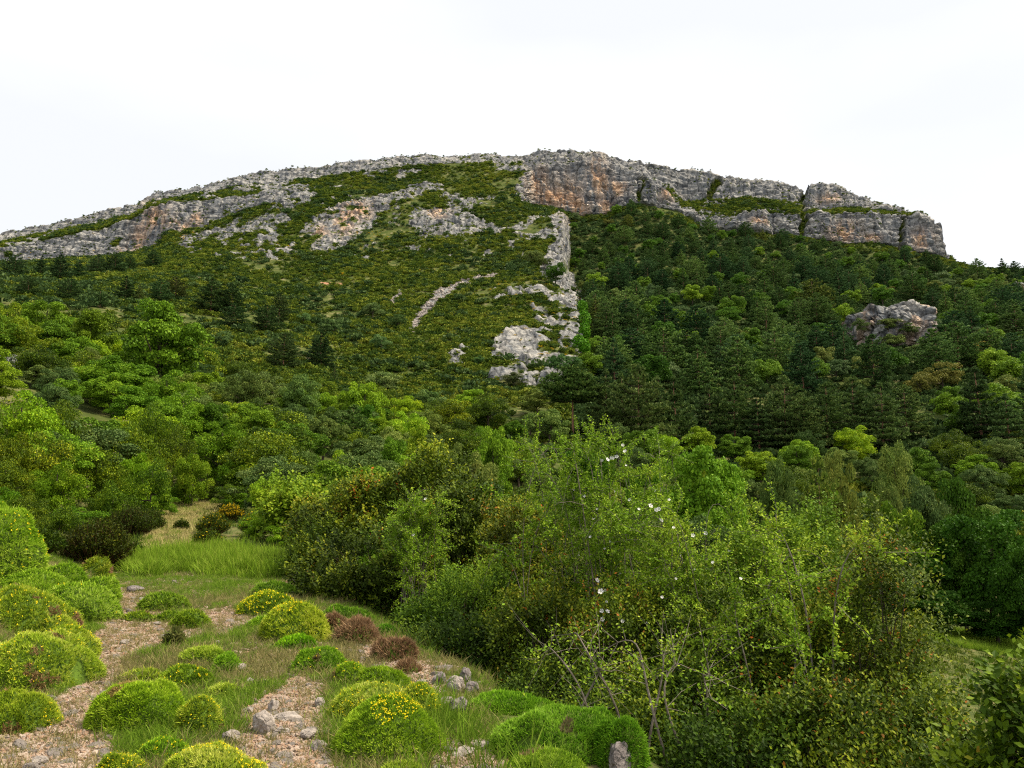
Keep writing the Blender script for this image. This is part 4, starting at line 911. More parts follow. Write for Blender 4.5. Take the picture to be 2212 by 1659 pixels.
# ------------------------------------------------------------------ near shrubs, leaf by leaf
def near_shrub(seed, rx, ry, h, Y, lpl=8, ls=.024, mat='box', spr_len=.20, orange=.08, upright=.8, lump=.28, open_=0.0, tbase=.44, wd=.6, dens=1.0, shoots=40, puff=.22):
    """sprigs of paired leaves gathered in puffs over a lumpy body, real metres; returns foliage mesh and stems mesh"""
    rs = RS(seed); ls = max(ls*1.45, .0042*Y); puff = max(puff, .019*Y); off = seed*1.37
    A = math.pi*2*max(rx, ry)*(h*.8+.6*rx); nc = int(dens*1.75*A/(puff*1.5)**2); nc = max(min(nc, 620), 30)
    d = rdir(rs, nc); d[:, 2] = np.abs(d[:, 2])*1.15-.45; d = unit(d)
    Q = d*np.array([rx, ry, h*.5]); bump = 1+lump*vnoise(Q*1.3+off, 3)
    C = d*np.array([rx, ry, h*.56])*(bump*(1-(.30+.3*open_)*rs.rand(nc)**1.5))[:, None]; C[:, 2] += h*.42; C[:, 2] = np.where(C[:, 2] < .05, rs.rand(nc)*.4, C[:, 2])
    cr_ = puff*rs.uniform(.6, 1.35, nc); per = int(max(16, min(34, 30*(puff/.22)**.4)))
    k = np.repeat(np.arange(nc), per); n = len(k); e = rdir(rs, n); e[:, 2] = np.where(e[:, 2] < -.3, -e[:, 2], e[:, 2])
    P = C[k]+e*(cr_[k]*rs.uniform(.35, 1.0, n))[:, None]*np.array([1, 1, 1.2])
    P[:, 2] = np.maximum(P[:, 2], rs.rand(n)*.1)
    sl = spr_len*(puff/.22)**.7*rs.uniform(.5, 1.3, n); up_ = np.full((n, 1), upright)
    ax = unit(e*(1.1-up_)+d[k]*.25+np.array([0, 0, 1])*up_+rdir(rs, n)*.32)
    if shoots:
        top = np.argsort(-(P[:, 2]+rs.normal(0, .15, n)))[:shoots*6]; top = rs.permutation(top)[:shoots]; sl[top] *= rs.uniform(1.2, 1.9, len(top)); ax[top] = unit(np.array([0, 0, 1.])+rs.normal(0, .35, (len(top), 3)))
    ct = rs.normal(0, .10, nc)[k]+vnoise(C*1.6+off, 9)[k]*.15; Cz = C; oc = (rs.rand(nc) < orange*1.1)[k] & (rs.rand(n) < .22) | (rs.rand(n) < orange*.25); st_ = rs.normal(0, .07, n)
    LP = []; LD = []; LT = []
    for i in range(lpl):
        f = (i+rs.rand(n)*.5)/lpl; side = unit(np.cross(ax, rdir(rs, n))); LP.append(P+ax*(sl*f)[:, None]+side*.012+rdir(rs, n)*.006)
        LD.append(unit(side*.8+ax*.6+rdir(rs, n)*.25)); t = np.minimum(tbase+ct+st_+.24*(f-.4)+rs.normal(0, .07, n), .80)
        LT.append(np.clip(np.where(oc & (rs.rand(n) < .7), rs.uniform(.84, 1.0, n), t), 0, 1))
    LP = np.concatenate(LP); LD = np.concatenate(LD); LT = np.concatenate(LT); m = len(LP)
    s = ls*rs.uniform(.65, 1.25, m); Nn = unit(rdir(rs, m)*.55+np.array([0, -.3, .8])+.3*np.tile(e, (lpl, 1)))
    fol = leaves(LP, LD, Nn, s, s*wd, LT, .06)
    parts = []
    for i in range(14):
        a = rs.rand()*6.28; q = rs.randint(nc); g = C[q]; b = np.array([math.cos(a)*.2*rx, math.sin(a)*.2*ry, -.3]); mid = b*.4+g*.6*np.array([.8, .8, 1.0])+rs.normal(0, .05, 3)
        parts.append(tube([b, (b+mid)/2+rs.normal(0, .05, 3), mid, g], .018+.012*rs.rand(), .005, 5))
    near_c = C[rs.permutation(nc)[:120]]
    for g in near_c[:50]: parts.append(tube([g*np.array([.55, .55, .7]), g*np.array([.8, .8, .86])+rs.normal(0, .05, 3), g], .008, .003, 3))
    if open_ > .2:
        for _ in range(12):
            g = C[rs.randint(nc)]; o_ = g+unit(g*np.array([1, 1, .3]).reshape(1, 3)+rs.normal(0, .3, (1, 3)))[0]*.35; parts.append(tube([g, (g+o_)/2+rs.normal(0, .04, 3), o_], .005, .0015, 3))
    return build('foliage', [fol], [M[mat]]), build('stems', parts, [M['twig']])
SH = dict(box0=dict(orange=.05), box1=dict(orange=.10, upright=.9, lump=.34), box2=dict(orange=.03, tbase=.36), tall0=dict(orange=.09, upright=.95, lump=.34, spr_len=.26, shoots=70),
          thorn0=dict(mat='fresh', orange=.05, upright=.4, lump=.4, open_=.25, spr_len=.2, wd=.75, ls=.028, dens=1.15, shoots=30), thorn1=dict(mat='fresh', orange=.06, upright=.35, lump=.45, open_=.25, spr_len=.2, wd=.75, ls=.028, dens=1.1, shoots=30),
          juni=dict(orange=.0, upright=.7, lump=.4, wd=.35, tbase=.46, dens=1.1), edge=dict(orange=.04, ls=.034, tbase=.54, spr_len=.24, puff=.18))
def place_shrub(key, nm, px, ytop, wpx, Y, tone, label, cat, rot=0.0, sink=.15, deep=1.0):
    X, _, zt = pt(px, ytop, Y); zg = ground(X, Y); s = scale_at(px, ytop, Y)
    h = ((zt-zg+sink)-.22)*.93; r = wpx*s/2
    e = link(nm, None, None, (X, Y, zg-sink)); e.empty_display_size = .1
    fo, stm = near_shrub(int(px*13+ytop), r, r*deep, h, Y, **SH[key])
    f = link('foliage', fo, e); link('stems', stm, e); f.color = (*tone, 1)
    return tag(e, label, cat)
BX = [
 ('box2', 745, 1040, 190, 19.5, (.95, .9, .8), 'olive boxwood with orange flecks at the left end of the big thicket'),
 ('box1', 800, 1010, 160, 18.5, (.95, .95, .75), 'orange-brown boxwood second from the left end of the thicket'),
 ('juni', 720, 1130, 150, 18, (.8, .9, .8), 'dull green juniper bush behind the yellow cushions'),
 ('box0', 930, 955, 230, 18, (1.1, 1.08, .85), 'boxwood with orange leaves and yellow-green shoots at the thicket top'),
 ('box0', 1010, 1000, 200, 16, (.85, .85, .8), 'olive boxwood right of the orange-leaved boxwood'),
 ('box2', 830, 1140, 260, 14.5, (.75, .75, .7), 'dark olive boxwood overhanging the brown dead cushions'),
 ('box2', 700, 1190, 110, 15.5, (.8, .8, .7), 'low dark boxwood beside the rocks at the end of the cushions'),
 ('juni', 1000, 1210, 260, 11.5, (.75, 1.0, .8), 'bright green juniper bush in the middle of the thicket'),
 ('box1', 1130, 1010, 240, 13, (.9, .8, .7), 'brownish green boxwood with fine upright shoots in the centre'),
 ('box2', 1010, 1330, 280, 10.2, (.62, .75, .6), 'low dark green boxwood behind the lichen-covered rocks'),
 ('box0', 1190, 1240, 240, 9.6, (.85, .85, .8), 'yellow-olive boxwood left of the white rose blossoms'),
 ('box2', 1200, 1400, 240, 8.4, (.62, .72, .6), 'small dark boxwood above the long green cushion'),
 ('tall0', 1340, 1280, 240, 8.6, (.85, .9, .8), 'olive boxwood with upright shoots under the rose blossoms'),
 ('box0', 1480, 1360, 280, 7.3, (.8, .9, .75), 'boxwood right of the arching grey canes'),
 ('box2', 1600, 1480, 300, 6.2, (.7, .85, .7), 'low green boxwood at the bottom edge, right of the long cushion'),
 ('tall0', 1790, 1120, 260, 7.6, (.85, .9, .8), 'tall boxwood with orange-red leaves on the right'),
 ('tall0', 1900, 1130, 220, 7.3, (.85, .85, .75), 'tall boxwood with reddish shoots beside the meadow gap'),
 ('box1', 1760, 1380, 340, 6.2, (.75, .8, .7), 'wide boxwood with orange spots low on the right'),
 ('box1', 1960, 1370, 230, 6.0, (.65, .72, .55), 'yellowish boxwood left of the meadow gap'),
 ('box2', 2025, 1475, 150, 6.1, (.8, .85, .7), 'low dark green boxwood under the meadow gap'),
 ('box0', 1985, 1400, 130, 6.4, (.8, .85, .7), 'low boxwood with pale tips just left of the meadow gap'),
 ('box2', 1320, 1130, 220, 11.8, (.7, .75, .6), 'dark boxwood hidden behind the flowering rose'),
 ('box1', 1450, 1150, 260, 10.8, (.75, .8, .65), 'olive boxwood behind the right-hand rose'),
 ('box2', 1330, 1480, 200, 7.2, (.6, .7, .55), 'dark boxwood behind the bare grey canes'),
 ('box2', 1640, 1240, 300, 8.6, (.65, .75, .6), 'deep green boxwood under the thorn bushes'),
 ('box0', 2060, 1530, 190, 5.3, (.85, .9, .75), 'low boxwood in the bottom right corner'),
]
for i, (k, px, yt, wp, Y, tn, lb) in enumerate(BX):
    nm = 'juniper_bush' if k == 'juni' else 'boxwood_shrub'; place_shrub(k, nm, px, yt, wp, Y, tn, lb, 'juniper bush' if k == 'juni' else 'boxwood shrub', i*1.7)
TH = [
 ('thorn0', 'hawthorn', 640, 1030, 120, 26, (.95, .9, .8), 'light leafy thorn bush left of the big thicket', 'thorn bush'),
 ('thorn1', 'hawthorn', 880, 1090, 150, 15, (.8, .9, .8), 'light green rose shoots rising in front of dark boxwood', 'rose bush'),
 ('thorn0', 'hawthorn', 1600, 1085, 240, 9.2, (.75, .76, .7), 'pale green thorn bush with reddish tips right of the rose', 'thorn bush'),
 ('thorn1', 'hawthorn', 1730, 1080, 220, 9.6, (.62, .66, .6), 'thorn bush with feathery tips against the dark pines', 'thorn bush'),
 ('box2', 'hawthorn', 1560, 1250, 260, 8.0, (.62, .7, .62), 'dark olive boxwood in the middle right, between the rose and the tall boxwoods', 'boxwood shrub'),
 ('tall0', 'hawthorn', 1875, 1200, 220, 8.2, (.75, .8, .65), 'slender boxwood shoots reaching toward the valley gap', 'boxwood shrub'),
 ('box0', 'hawthorn', 1430, 1230, 190, 8.9, (.75, .8, .65), 'olive boxwood under the right-hand rose canes', 'boxwood shrub'),
]
for i, (k, nm, px, yt, wp, Y, tn, lb, ct) in enumerate(TH):
    place_shrub(k, {'thorn bush': 'thorn_bush', 'rose bush': 'rose_bush', 'boxwood shrub': 'boxwood_shrub'}[ct], px, yt, wp, Y, tn, lb, ct, i*2.1)
# right-edge bush with larger leaves
place_shrub('edge', 'boxwood_shrub', 2215, 1330, 190, 4.6, (.85, 1.0, .8), 'glossy light green boxwood cut by the right edge', 'boxwood shrub', 1.0)
place_shrub('edge', 'boxwood_shrub', 2140, 1550, 170, 4.7, (.6, .75, .5), 'glossy boxwood in the very bottom right corner', 'boxwood shrub', 3.0)

# the flowering rose with arching canes
def rose(px, py, Y, spread, hgt, seed, label, ncane=34, leafy=80):
    rs = RS(seed); X, _, _ = pt(px, py, Y); zg = ground(X, Y); parts = []; P = []; D = []
    for i in range(ncane):
        a = rs.rand()*6.28; r = spread*rs.uniform(.15, .9); H = hgt*rs.uniform(.6, 1.05); t = np.linspace(0, 1, 16)
        bend = rs.uniform(.3, 1.0); xx = r*(t**1.6); zz = H*(np.sin(t*math.pi*(.5+.22*bend))); b0 = rs.normal(0, spread*.3, 2)
        w1 = rs.uniform(.03, .1); pts_ = np.stack([b0[0]+math.cos(a)*xx+w1*np.sin(t*7+i), b0[1]+math.sin(a)*xx*.7+w1*np.cos(t*6+i), zz], 1)
        parts.append(tube(pts_, .012 if i < 7 else .006, .002, 5))
        for j in range(16):
            k = rs.randint(4, 16); b = pts_[k]; L_ = rs.uniform(.12, .5); dd = unit((rdir(rs, 1)+np.array([[math.cos(a)*.5, math.sin(a)*.5, .3]])))[0]
            e = b+dd*L_; parts.append(tube([b, (b+e)/2+rs.normal(0, .02, 3), e], .003, .0012, 3))
            m = leafy; f = rs.rand(m, 1); P.append(b+(e-b)*f+rdir(rs, m)*.05*rs.rand(m, 1)); D.append(unit(rdir(rs, m)+dd*.5))
    P = np.concatenate(P); D = np.concatenate(D); m = len(P); s = .034*rs.uniform(.6, 1.2, m)
    rt = vnoise(P*2.2, 5)*.2
    fol = leaves(P, D, unit(rdir(rs, m)*.6+np.array([0, 0, 1])), s, s*.62, np.clip(rs.normal(.55, .12, m)+rt, 0, .86), .06)
    e = link('rose_bush', None, None, (X, Y, zg)); link('leaves', build('leaves', [fol], [M['fresh']]), e); link('canes', build('canes', parts, [M['cane']]), e)
    return tag(e, label, 'rose bush')
def htop(px, yt, Y): 
    X, _, z = pt(px, yt, Y); return z-ground(X, Y)
r1 = rose(1300, 1300, 10.2, 1.5, htop(1300, 965, 10.2), 61, 'wild rose with arching grey canes and many white blossoms', 40)
r2 = rose(1450, 1300, 9.3, 1.1, htop(1450, 1110, 9.3), 62, 'second wild rose, its right-hand canes dotted with white blossoms', 30)
r3 = rose(895, 1200, 13.2, .7, htop(895, 1075, 13.2), 63, 'small wild rose with three white blossoms left of the centre', 16)
r4 = rose(1390, 1600, 6.6, .8, htop(1390, 1370, 6.6), 64, 'nearly bare grey canes arching out beside the long green cushion', 7, 10)
r5 = rose(1680, 1500, 7.4, 1.3, htop(1650, 1110, 7.4), 65, 'tangled rose with pale shoots above the wide boxwood', 9)

# ------------------------------------------------------------------ cushions
def cushion_mesh(seed, rx, ry, h, sp, lobes=3, tb=.42, blade=.035, wd=.006, yel=0.0, dead=0.0, long=1.0, nb=4, allded=False):
    rs = RS(seed); off = rs.rand(3)*40
    E = [(0, 0, 1., 1., 1.)]                                  # overlapping domes: x, y, size x, size y, height
    for k in range(lobes+1):
        a = rs.rand()*6.28; q = rs.uniform(.3, .58); z_ = rs.uniform(.42, .6)
        E.append((math.cos(a)*q, math.sin(a)*q, z_, z_, rs.uniform(.6, 1.05)*(1.12-q*.6)))
    if lobes > 1: E[0] = (0, 0, .94, .94, .84)
    C = [np.array([a*rx, b*ry, -.10*h]) for a, b, *_ in E]; S = [np.array([c*rx, d_*ry, hh*1.1*h]) for _, _, c, d_, hh in E]
    def surf(d, c, sz):
        P = c+d*sz; f = 1+.17*fbm(P+off, 2.2/max(rx, .35), 3, 3)+.07*fbm(P+off, 6, 3, 6)
        return c+d*sz*f[:, None]
    def buried(P, skip):
        r = np.zeros(len(P), bool)
        for k in range(len(E)):
            if k == skip: continue
            q = (P-C[k])/S[k]; r |= (q*q).sum(1) < .93
        return r
    Ps = []; Ns = []; parts = []
    Vi, Fi = ICO[4]
    for k in range(len(E)):
        area = 2*math.pi*((S[k][0]*S[k][1])**1.6/3+(S[k][0]*S[k][2])**1.6*2/3)**(1/1.6); n0 = int(min(area*1.35/(sp*sp), 60000)); d = rdir(rs, n0); d[:, 2] = np.where(d[:, 2] < -.12, -d[:, 2], d[:, 2])
        P = surf(d, C[k], S[k]); kp = (P[:, 2] > -.03) & ~buried(P, k); Ps.append(P[kp]); Ns.append(unit(d[kp]/S[k]))
        gv = surf(Vi, C[k], S[k]*.97); parts.append((gv, Fi, np.full(len(gv), .1), 2))
    P = np.concatenate(Ps); Nn = np.concatenate(Ns); n = len(P)
    ded = (fbm(P+off, 3.2/max(rx, .3)**.5, 2, 8) > .62-dead*2.2) if dead else np.zeros(n, bool)
    if allded: ded[:] = True
    P4 = np.repeat(P, nb, 0); D = unit(np.repeat(Nn, nb, 0)*1.0+rdir(rs, n*nb)*.8+np.array([0, 0, .35]))
    ln = blade*long*rs.uniform(.6, 1.3, n*nb)*np.where(rs.rand(n*nb) < .04, 1.9, 1); pat = np.repeat(.34*fbm(P+off, 2.5, 3, 12)+.22*fbm(P+off, 11, 2, 13)+rs.normal(0, .10, n), nb)
    V, F_, T, _ = leaves(P4-D*(ln*.2)[:, None], D, rdir(rs, n*nb), ln, wd, np.clip(tb+pat+rs.normal(0, .06, n*nb), 0, 1))
    T = T.reshape(-1, 4); T[:, 2] += .25; T[:, 0] -= .1; T = np.clip(T.ravel(), 0, 1)
    mid = np.repeat(ded, nb).astype(int); off_ = len(V); Vall = [V]; Fl = [F_]; Tl = [T]; ml = [mid]
    for gv, gf, gt_, mi in parts: Vall.append(gv); Fl.append(gf+off_); off_ += len(gv); Tl.append(gt_); ml.append(np.full(len(gf), 2))
    me = mesh_np('sprigs', np.concatenate(Vall), Fl, [M['cushion'], M['dead'], M['soil']], dict(t=np.concatenate(Tl)), midx=np.concatenate(ml))
    fl = None
    if yel:
        w_ = (fbm(P+off, 2.0, 2, 14)+.45*Nn[:, 2] > .22)*(rs.rand(n) < yel*.6)*(Nn[:, 2] > .1); k = np.where(w_)[0]
        if len(k) > 3:
            nf = len(k); q = np.repeat(P[k]+Nn[k]*blade*.75*long, 3, 0)+rdir(rs, nf*3)*.004; s = max(.009, sp*.62)
            fl = build('flowers', [leaves(q, unit(rdir(rs, nf*3)), unit(np.repeat(Nn[k], 3, 0)+.6*rdir(rs, nf*3)), s*rs.uniform(.7, 1.2, nf*3), s*.8, rs.rand(nf*3))], [M['yellow']])
    return me, fl
def cushion(px, pyb, wpx, hpx, tone, label, seed, aspect=.8, lobes=3, yel=0.0, dead=0.0, tb=.42, allded=False, long=1.0, Y=None, cat='cushion shrub'):
    """px centre, pyb row of the front foot, width and height in picture units"""
    p = hit(px, pyb)
    if Y is not None: p = Vector((pt(px, pyb, Y)[0], Y, 0)); p.z = ground(p.x, Y)
    s = scale_at(px, pyb, p.y); rx = wpx*s/2; ry = rx*aspect; h = max(hpx*s*1.02-.17*ry, .10); Y = p.y+ry*.92; X = p.x*(Y/p.y)
    d = Y; sp = max(.011, .0023*d); me, fl = cushion_mesh(seed, rx, ry, h, sp, lobes, tb, max(.03, .0050*d), max(.0055, .0009*d), yel, dead, long, allded=allded)
    gz = min(ground(X, Y), ground(X, Y-ry*.8)+.1)
    e = link('cushion_shrub' if not allded else 'dead_cushion', None, None, (X, Y, gz-.03)); e.empty_display_size = .1
    # ground tilt
    gx = (ground(X+rx*.6, Y)-ground(X-rx*.6, Y))/(1.2*rx); e.rotation_euler = (0, -math.atan(max(min(gx, .5), -.6)), 0)
    o = link('sprigs', me, e); o.color = (*tone, 1)
    if fl: link('flowers', fl, e)
    return tag(e, label, cat)
G = (1, 1, 1)
CU = [
 (840, 1652, 245, 132, (1.0, 1.1, .8), 'bright cushion crowned with yellow flowers at the bottom centre', 1, .85, 1, .5, 0, .5),
 (800, 1560, 215, 95, (.95, .95, 1), 'grey-green cushion with pale tips behind the yellow-crowned one', 2, .8, 3, .12, 0, .58),
 (905, 1560, 90, 80, (1, 1, .8), 'yellow-green cushion edge right of the grey-green one', 21, .9, 1, .25, 0, .5),
 (825, 1492, 120, 50, (1.1, 1.15, .8), 'smooth lime green grassy cushion above the grey-green one', 3, .7, 1, 0, 0, .5),
 (300, 1585, 230, 130, (1.0, 1.1, .7), 'big bright green cushion standing between the two trails', 4, .8, 3, .0, .06, .46),
 (430, 1590, 110, 100, (1.0, .95, .9), 'pale scruffy cushion touching the right side of the big green one', 41, .9, 2, .04, .05, .5),
 (455, 1700, 230, 105, (1.0, 1.0, .85), 'pale green cushion with yellow flecks at the bottom edge', 5, .8, 2, .25, 0, .6),
 (350, 1650, 130, 60, (.85, 1.05, .7), 'green cushion behind the yellow-flecked one at the bottom edge', 6, .8, 2, .08, 0, .44),
 (260, 1690, 120, 62, (1.0, .95, .8), 'low yellowish cushion at the bottom edge, left of the flecked one', 7, .8, 2, .12, 0, .5),
 (40, 1588, 185, 100, (1.0, .95, .8), 'olive cushion with yellow haze at the lower left edge', 8, .8, 3, .1, .06, .46),
 (75, 1500, 290, 160, (1.0, 1.02, .85), 'large yellow-green cushion at the left with rusty patches', 9, .85, 7, .08, .06, .52),
 (60, 1378, 250, 105, (.98, .95, .85), 'yellowish cushion behind the large left one, with a brown spot', 91, .8, 5, .05, .1, .52),
 (30, 1480, 60, 40, (1, .8, .7), 'small brownish cushion at the foot of the large left one', 92, .8, 1, .1, .3, .45),
 (165, 1345, 190, 100, (.85, 1.0, .85), 'smooth green cushion sloping down to the trail at left', 10, .8, 3, .02, 0, .5),
 (80, 1312, 190, 90, (.85, 1.0, .8), 'green cushion left of the smooth sloping one', 101, .8, 3, .0, .04, .5),
 (-45, 1258, 265, 176, (.95, 1.1, .8), 'tallest dome-shaped green cushion cut by the left edge', 11, .8, 1, .05, 0, .55),
 (205, 1248, 70, 50, (.9, .85, .8), 'small brown-green cushion under the heather bush', 12, .8, 2, 0, .1, .45),
 (352, 1322, 120, 52, (.7, .8, .75), 'dull dark green cushion between the trails', 13, .6, 2, 0, .0, .42),
 (300, 1345, 80, 26, (.85, .85, .7), 'flat cushion strip in front of the dull dark one', 14, .6, 2, 0, .06, .45),
 (410, 1360, 90, 48, (.8, .85, .75), 'green cushion with pink seed heads in the middle of the path', 15, .7, 2, .0, .03, .45),
 (365, 1345, 60, 30, (.8, .85, .7), 'little cushion between the flat strip and its neighbour', 16, .7, 2, 0, 0, .45),
 (580, 1335, 140, 62, (1.0, 1.0, .7), 'upper yellow-topped cushion of the pair beside the thicket', 17, .7, 3, .35, 0, .42),
 (632, 1392, 170, 98, (1.1, 1.05, .8), 'lower and larger yellow-topped cushion beside the thicket', 18, .7, 5, .4, 0, .56),
 (590, 1290, 110, 36, (.65, .8, .8), 'smooth bluish green mound behind the yellow-topped pair', 19, .6, 1, 0, 0, .45),
 (745, 1345, 130, 42, (.6, .78, .75), 'smooth bluish green mound at the foot of the dark boxwood', 20, .6, 2, 0, 0, .42),
 (690, 1455, 130, 68, (.8, 1.02, .75), 'neat round green cushion in front of the brown dead cushions', 22, .8, 2, .02, .05, .5),
 (755, 1478, 80, 46, (.95, 1.05, .75), 'small yellow-green cushion right of the neat round one', 23, .8, 1, .1, .05, .54),
 (830, 1375, 60, 26, (.5, .8, .6), 'small dark green cushion behind the dead cushions', 24, .7, 1, 0, 0, .45),
 (440, 1440, 130, 52, (.9, .95, .85), 'loose pale cushion with yellow flowers between the trails', 25, .7, 3, .16, 0, .46),
 (400, 1488, 120, 60, (.9, .95, .85), 'loose cushion with grass in it, above the big green one', 26, .7, 3, .12, 0, .5),
 (310, 1480, 130, 36, (.9, .9, .8), 'low green cushion just behind the big green one', 27, .6, 2, .02, 0, .48),
 (490, 1455, 70, 44, (.7, .95, .65), 'small dark green cushion at the right of the loose pale ones', 28, .8, 2, 0, 0, .42),
 (1200, 1655, 340, 130, (.68, .92, .8), 'very long smooth green cushion at the bottom right of the path', 29, .8, 5, .0, .06, .5),
 (1110, 1545, 230, 60, (.72, 1.0, .72), 'smooth green cushion behind the very long one', 30, .6, 3, .0, 0, .46),
 (1340, 1665, 130, 130, (.55, .8, .6), 'dark green right end of the long cushions, above the dark stone', 31, .9, 2, .0, 0, .46),
 (1180, 1690, 200, 78, (.8, .92, .8), 'low green cushion with brown patch at the bottom edge', 32, .8, 4, .0, .14, .5),
 (870, 1690, 120, 48, (.95, .95, 1), 'pale grey-green cushion at the bottom edge under the yellow one', 33, .8, 2, .0, 0, .62),
 (140, 1432, 150, 90, (1.0, 1.0, .8), 'yellow-green cushion joining the large left one at the trail side', 35, .8, 3, .1, .08, .52),
 (60, 1305, 140, 70, (.9, 1.05, .8), 'green cushion in front of the tallest dome at the left', 36, .8, 3, .0, .04, .54),
 (215, 1300, 90, 60, (.85, 1.0, .8), 'small green cushion at the trail end of the smooth sloping one', 37, .8, 2, .0, 0, .5),
 (135, 1270, 110, 60, (.9, 1.05, .8), 'round green cushion right of the tallest dome', 38, .8, 2, .0, 0, .5),
 (480, 1510, 80, 40, (.9, .95, .8), 'small pale cushion in the grass before the pinkish stone', 39, .8, 2, .05, 0, .5),
 (560, 1360, 60, 30, (.8, 1.0, .7), 'tiny green cushion at the left foot of the yellow-topped pair', 40, .8, 1, .0, 0, .46),
 (640, 1405, 90, 34, (.85, 1.2, .5), 'fine green grassy tuft at the foot of the yellow cushion', 34, .6, 1, .0, 0, .4),
]
for c in CU:
    px, pyb, wp, hp, tone, lb, sd_, asp, lob, yl, dd, tb = c
    cushion(px, pyb, wp, hp, tone, lb, 500+sd_, asp, lob, yl, dd, tb)
for px, pyb, wp, hp, lb, sd_ in [(770, 1392, 100, 66, 'tallest rust-brown dead cushion under the boxwood', 1), (725, 1370, 50, 52, 'brown dead cushion beside the yellow-topped one', 2), (850, 1430, 90, 62, 'brown dead cushion with a green top near the lichen rocks', 3), (880, 1455, 60, 34, 'last brown dead cushion going down toward the rocks', 4)]:
    cushion(px, pyb, wp, hp, (1, 1, 1), lb, 600+sd_, .8, 4, 0, 0, .45, True, 1.5)
# heather / broom bushes left of the grass, and dark tuft on the path
def wiry(px, pyb, wpx, hpx, mat, tone, label, seed, n=900, nm='heather_bush', cat='heather bush', flower=0.0):
    rs = RS(seed); p = hit(px, pyb); s = scale_at(px, pyb, p.y); r = wpx*s/2; h = hpx*s; parts = []
    a = rs.rand(n)*6.28; b = np.stack([np.cos(a), np.sin(a), 0*a], 1)*rs.rand(n, 1)*r*.4; e = np.stack([np.cos(a), np.sin(a)*.8, 0*a], 1)*(rs.rand(n, 1)**.6)*r; e[:, 2] = h*(1-.55*(np.linalg.norm(e, axis=1)/r)**2)*rs.uniform(.55, 1.05, n)
    D = e-b; stem = leaves(b, D, rdir(rs, n), np.linalg.norm(D, axis=1), .02, rs.rand(n)*.5)
    st_ = (stem[0], stem[1], stem[2], 1); m = 14; f = rs.uniform(.45, 1.03, (n, m, 1)); P = (b[:, None]+D[:, None]*f).reshape(-1, 3)+rdir(rs, n*m)*.03
    lf = leaves(P, unit(rdir(rs, n*m)+np.array([0, 0, .8])), rdir(rs, n*m), .07, .022, np.clip(rs.normal(.35, .15, n*m), 0, .8)); 
    fl_ = []
    if flower:
        q = P[(rs.rand(len(P)) < flower) & (P[:, 2] > h*.4)]; g_ = leaves(q, rdir(rs, len(q)), rdir(rs, len(q)), .08, .06, .5+.5*rs.rand(len(q))); fl_ = [(g_[0], g_[1], g_[2], 2)]
    e_ = link(nm, None, None, (p.x, p.y+r*.5, ground(p.x, p.y+r*.5))); o = link('foliage', build('foliage', [lf, st_]+fl_, [M[mat], M['dead'], M['broom']]), e_); o.color = (*tone, 1)
    return tag(e_, label, cat)
wiry(185, 1225, 170, 105, 'box', (.5, .45, .45), 'dark brown heather bush left of the trail', 1, 1500)
wiry(265, 1165, 120, 72, 'box', (.6, .62, .65), 'dark green heather bush at the left of the grassy path', 2, 1000)
wiry(315, 1150, 70, 50, 'box', (.65, .65, .7), 'low dark bush where the dry grass begins', 3, 500)
wiry(388, 1150, 34, 28, 'box', (.5, .55, .55), 'tiny dark tuft alone on the dry grass path', 4, 160)
wiry(290, 1210, 40, 36, 'box', (.55, .8, .6), 'small dark green tuft at the left end of the bright grass', 5, 200)
wiry(452, 1160, 80, 52, 'box', (.75, .8, .8), 'shrub with orange flowers right of the dry grass', 6, 500, 'broom_bush', 'broom bush', .05)
wiry(490, 1130, 60, 42, 'box', (.8, .8, .7), 'bush covered in orange blossom at the far right of the path', 7, 400, 'broom_bush', 'broom bush', .35)
wiry(440, 1185, 70, 40, 'box', (.7, .75, .75), 'grey-green low shrub above the bright grass', 8, 400, 'broom_bush', 'broom bush', .03)
wiry(548, 1160, 90, 56, 'fresh', (.7, .8, .7), 'leafy shrub with a few orange blossoms above the bright grass', 9, 600, 'broom_bush', 'broom bush', .07)
wiry(372, 1400, 38, 34, 'dry', (.9, .95, .8), 'wiry dead herb tuft standing on the trail', 10, 120, 'herb_tuft', 'herb tuft')
wiry(60, 1200, 120, 60, 'box', (.5, .6, .5), 'dark low bush behind the tallest dome cushion', 11, 700)

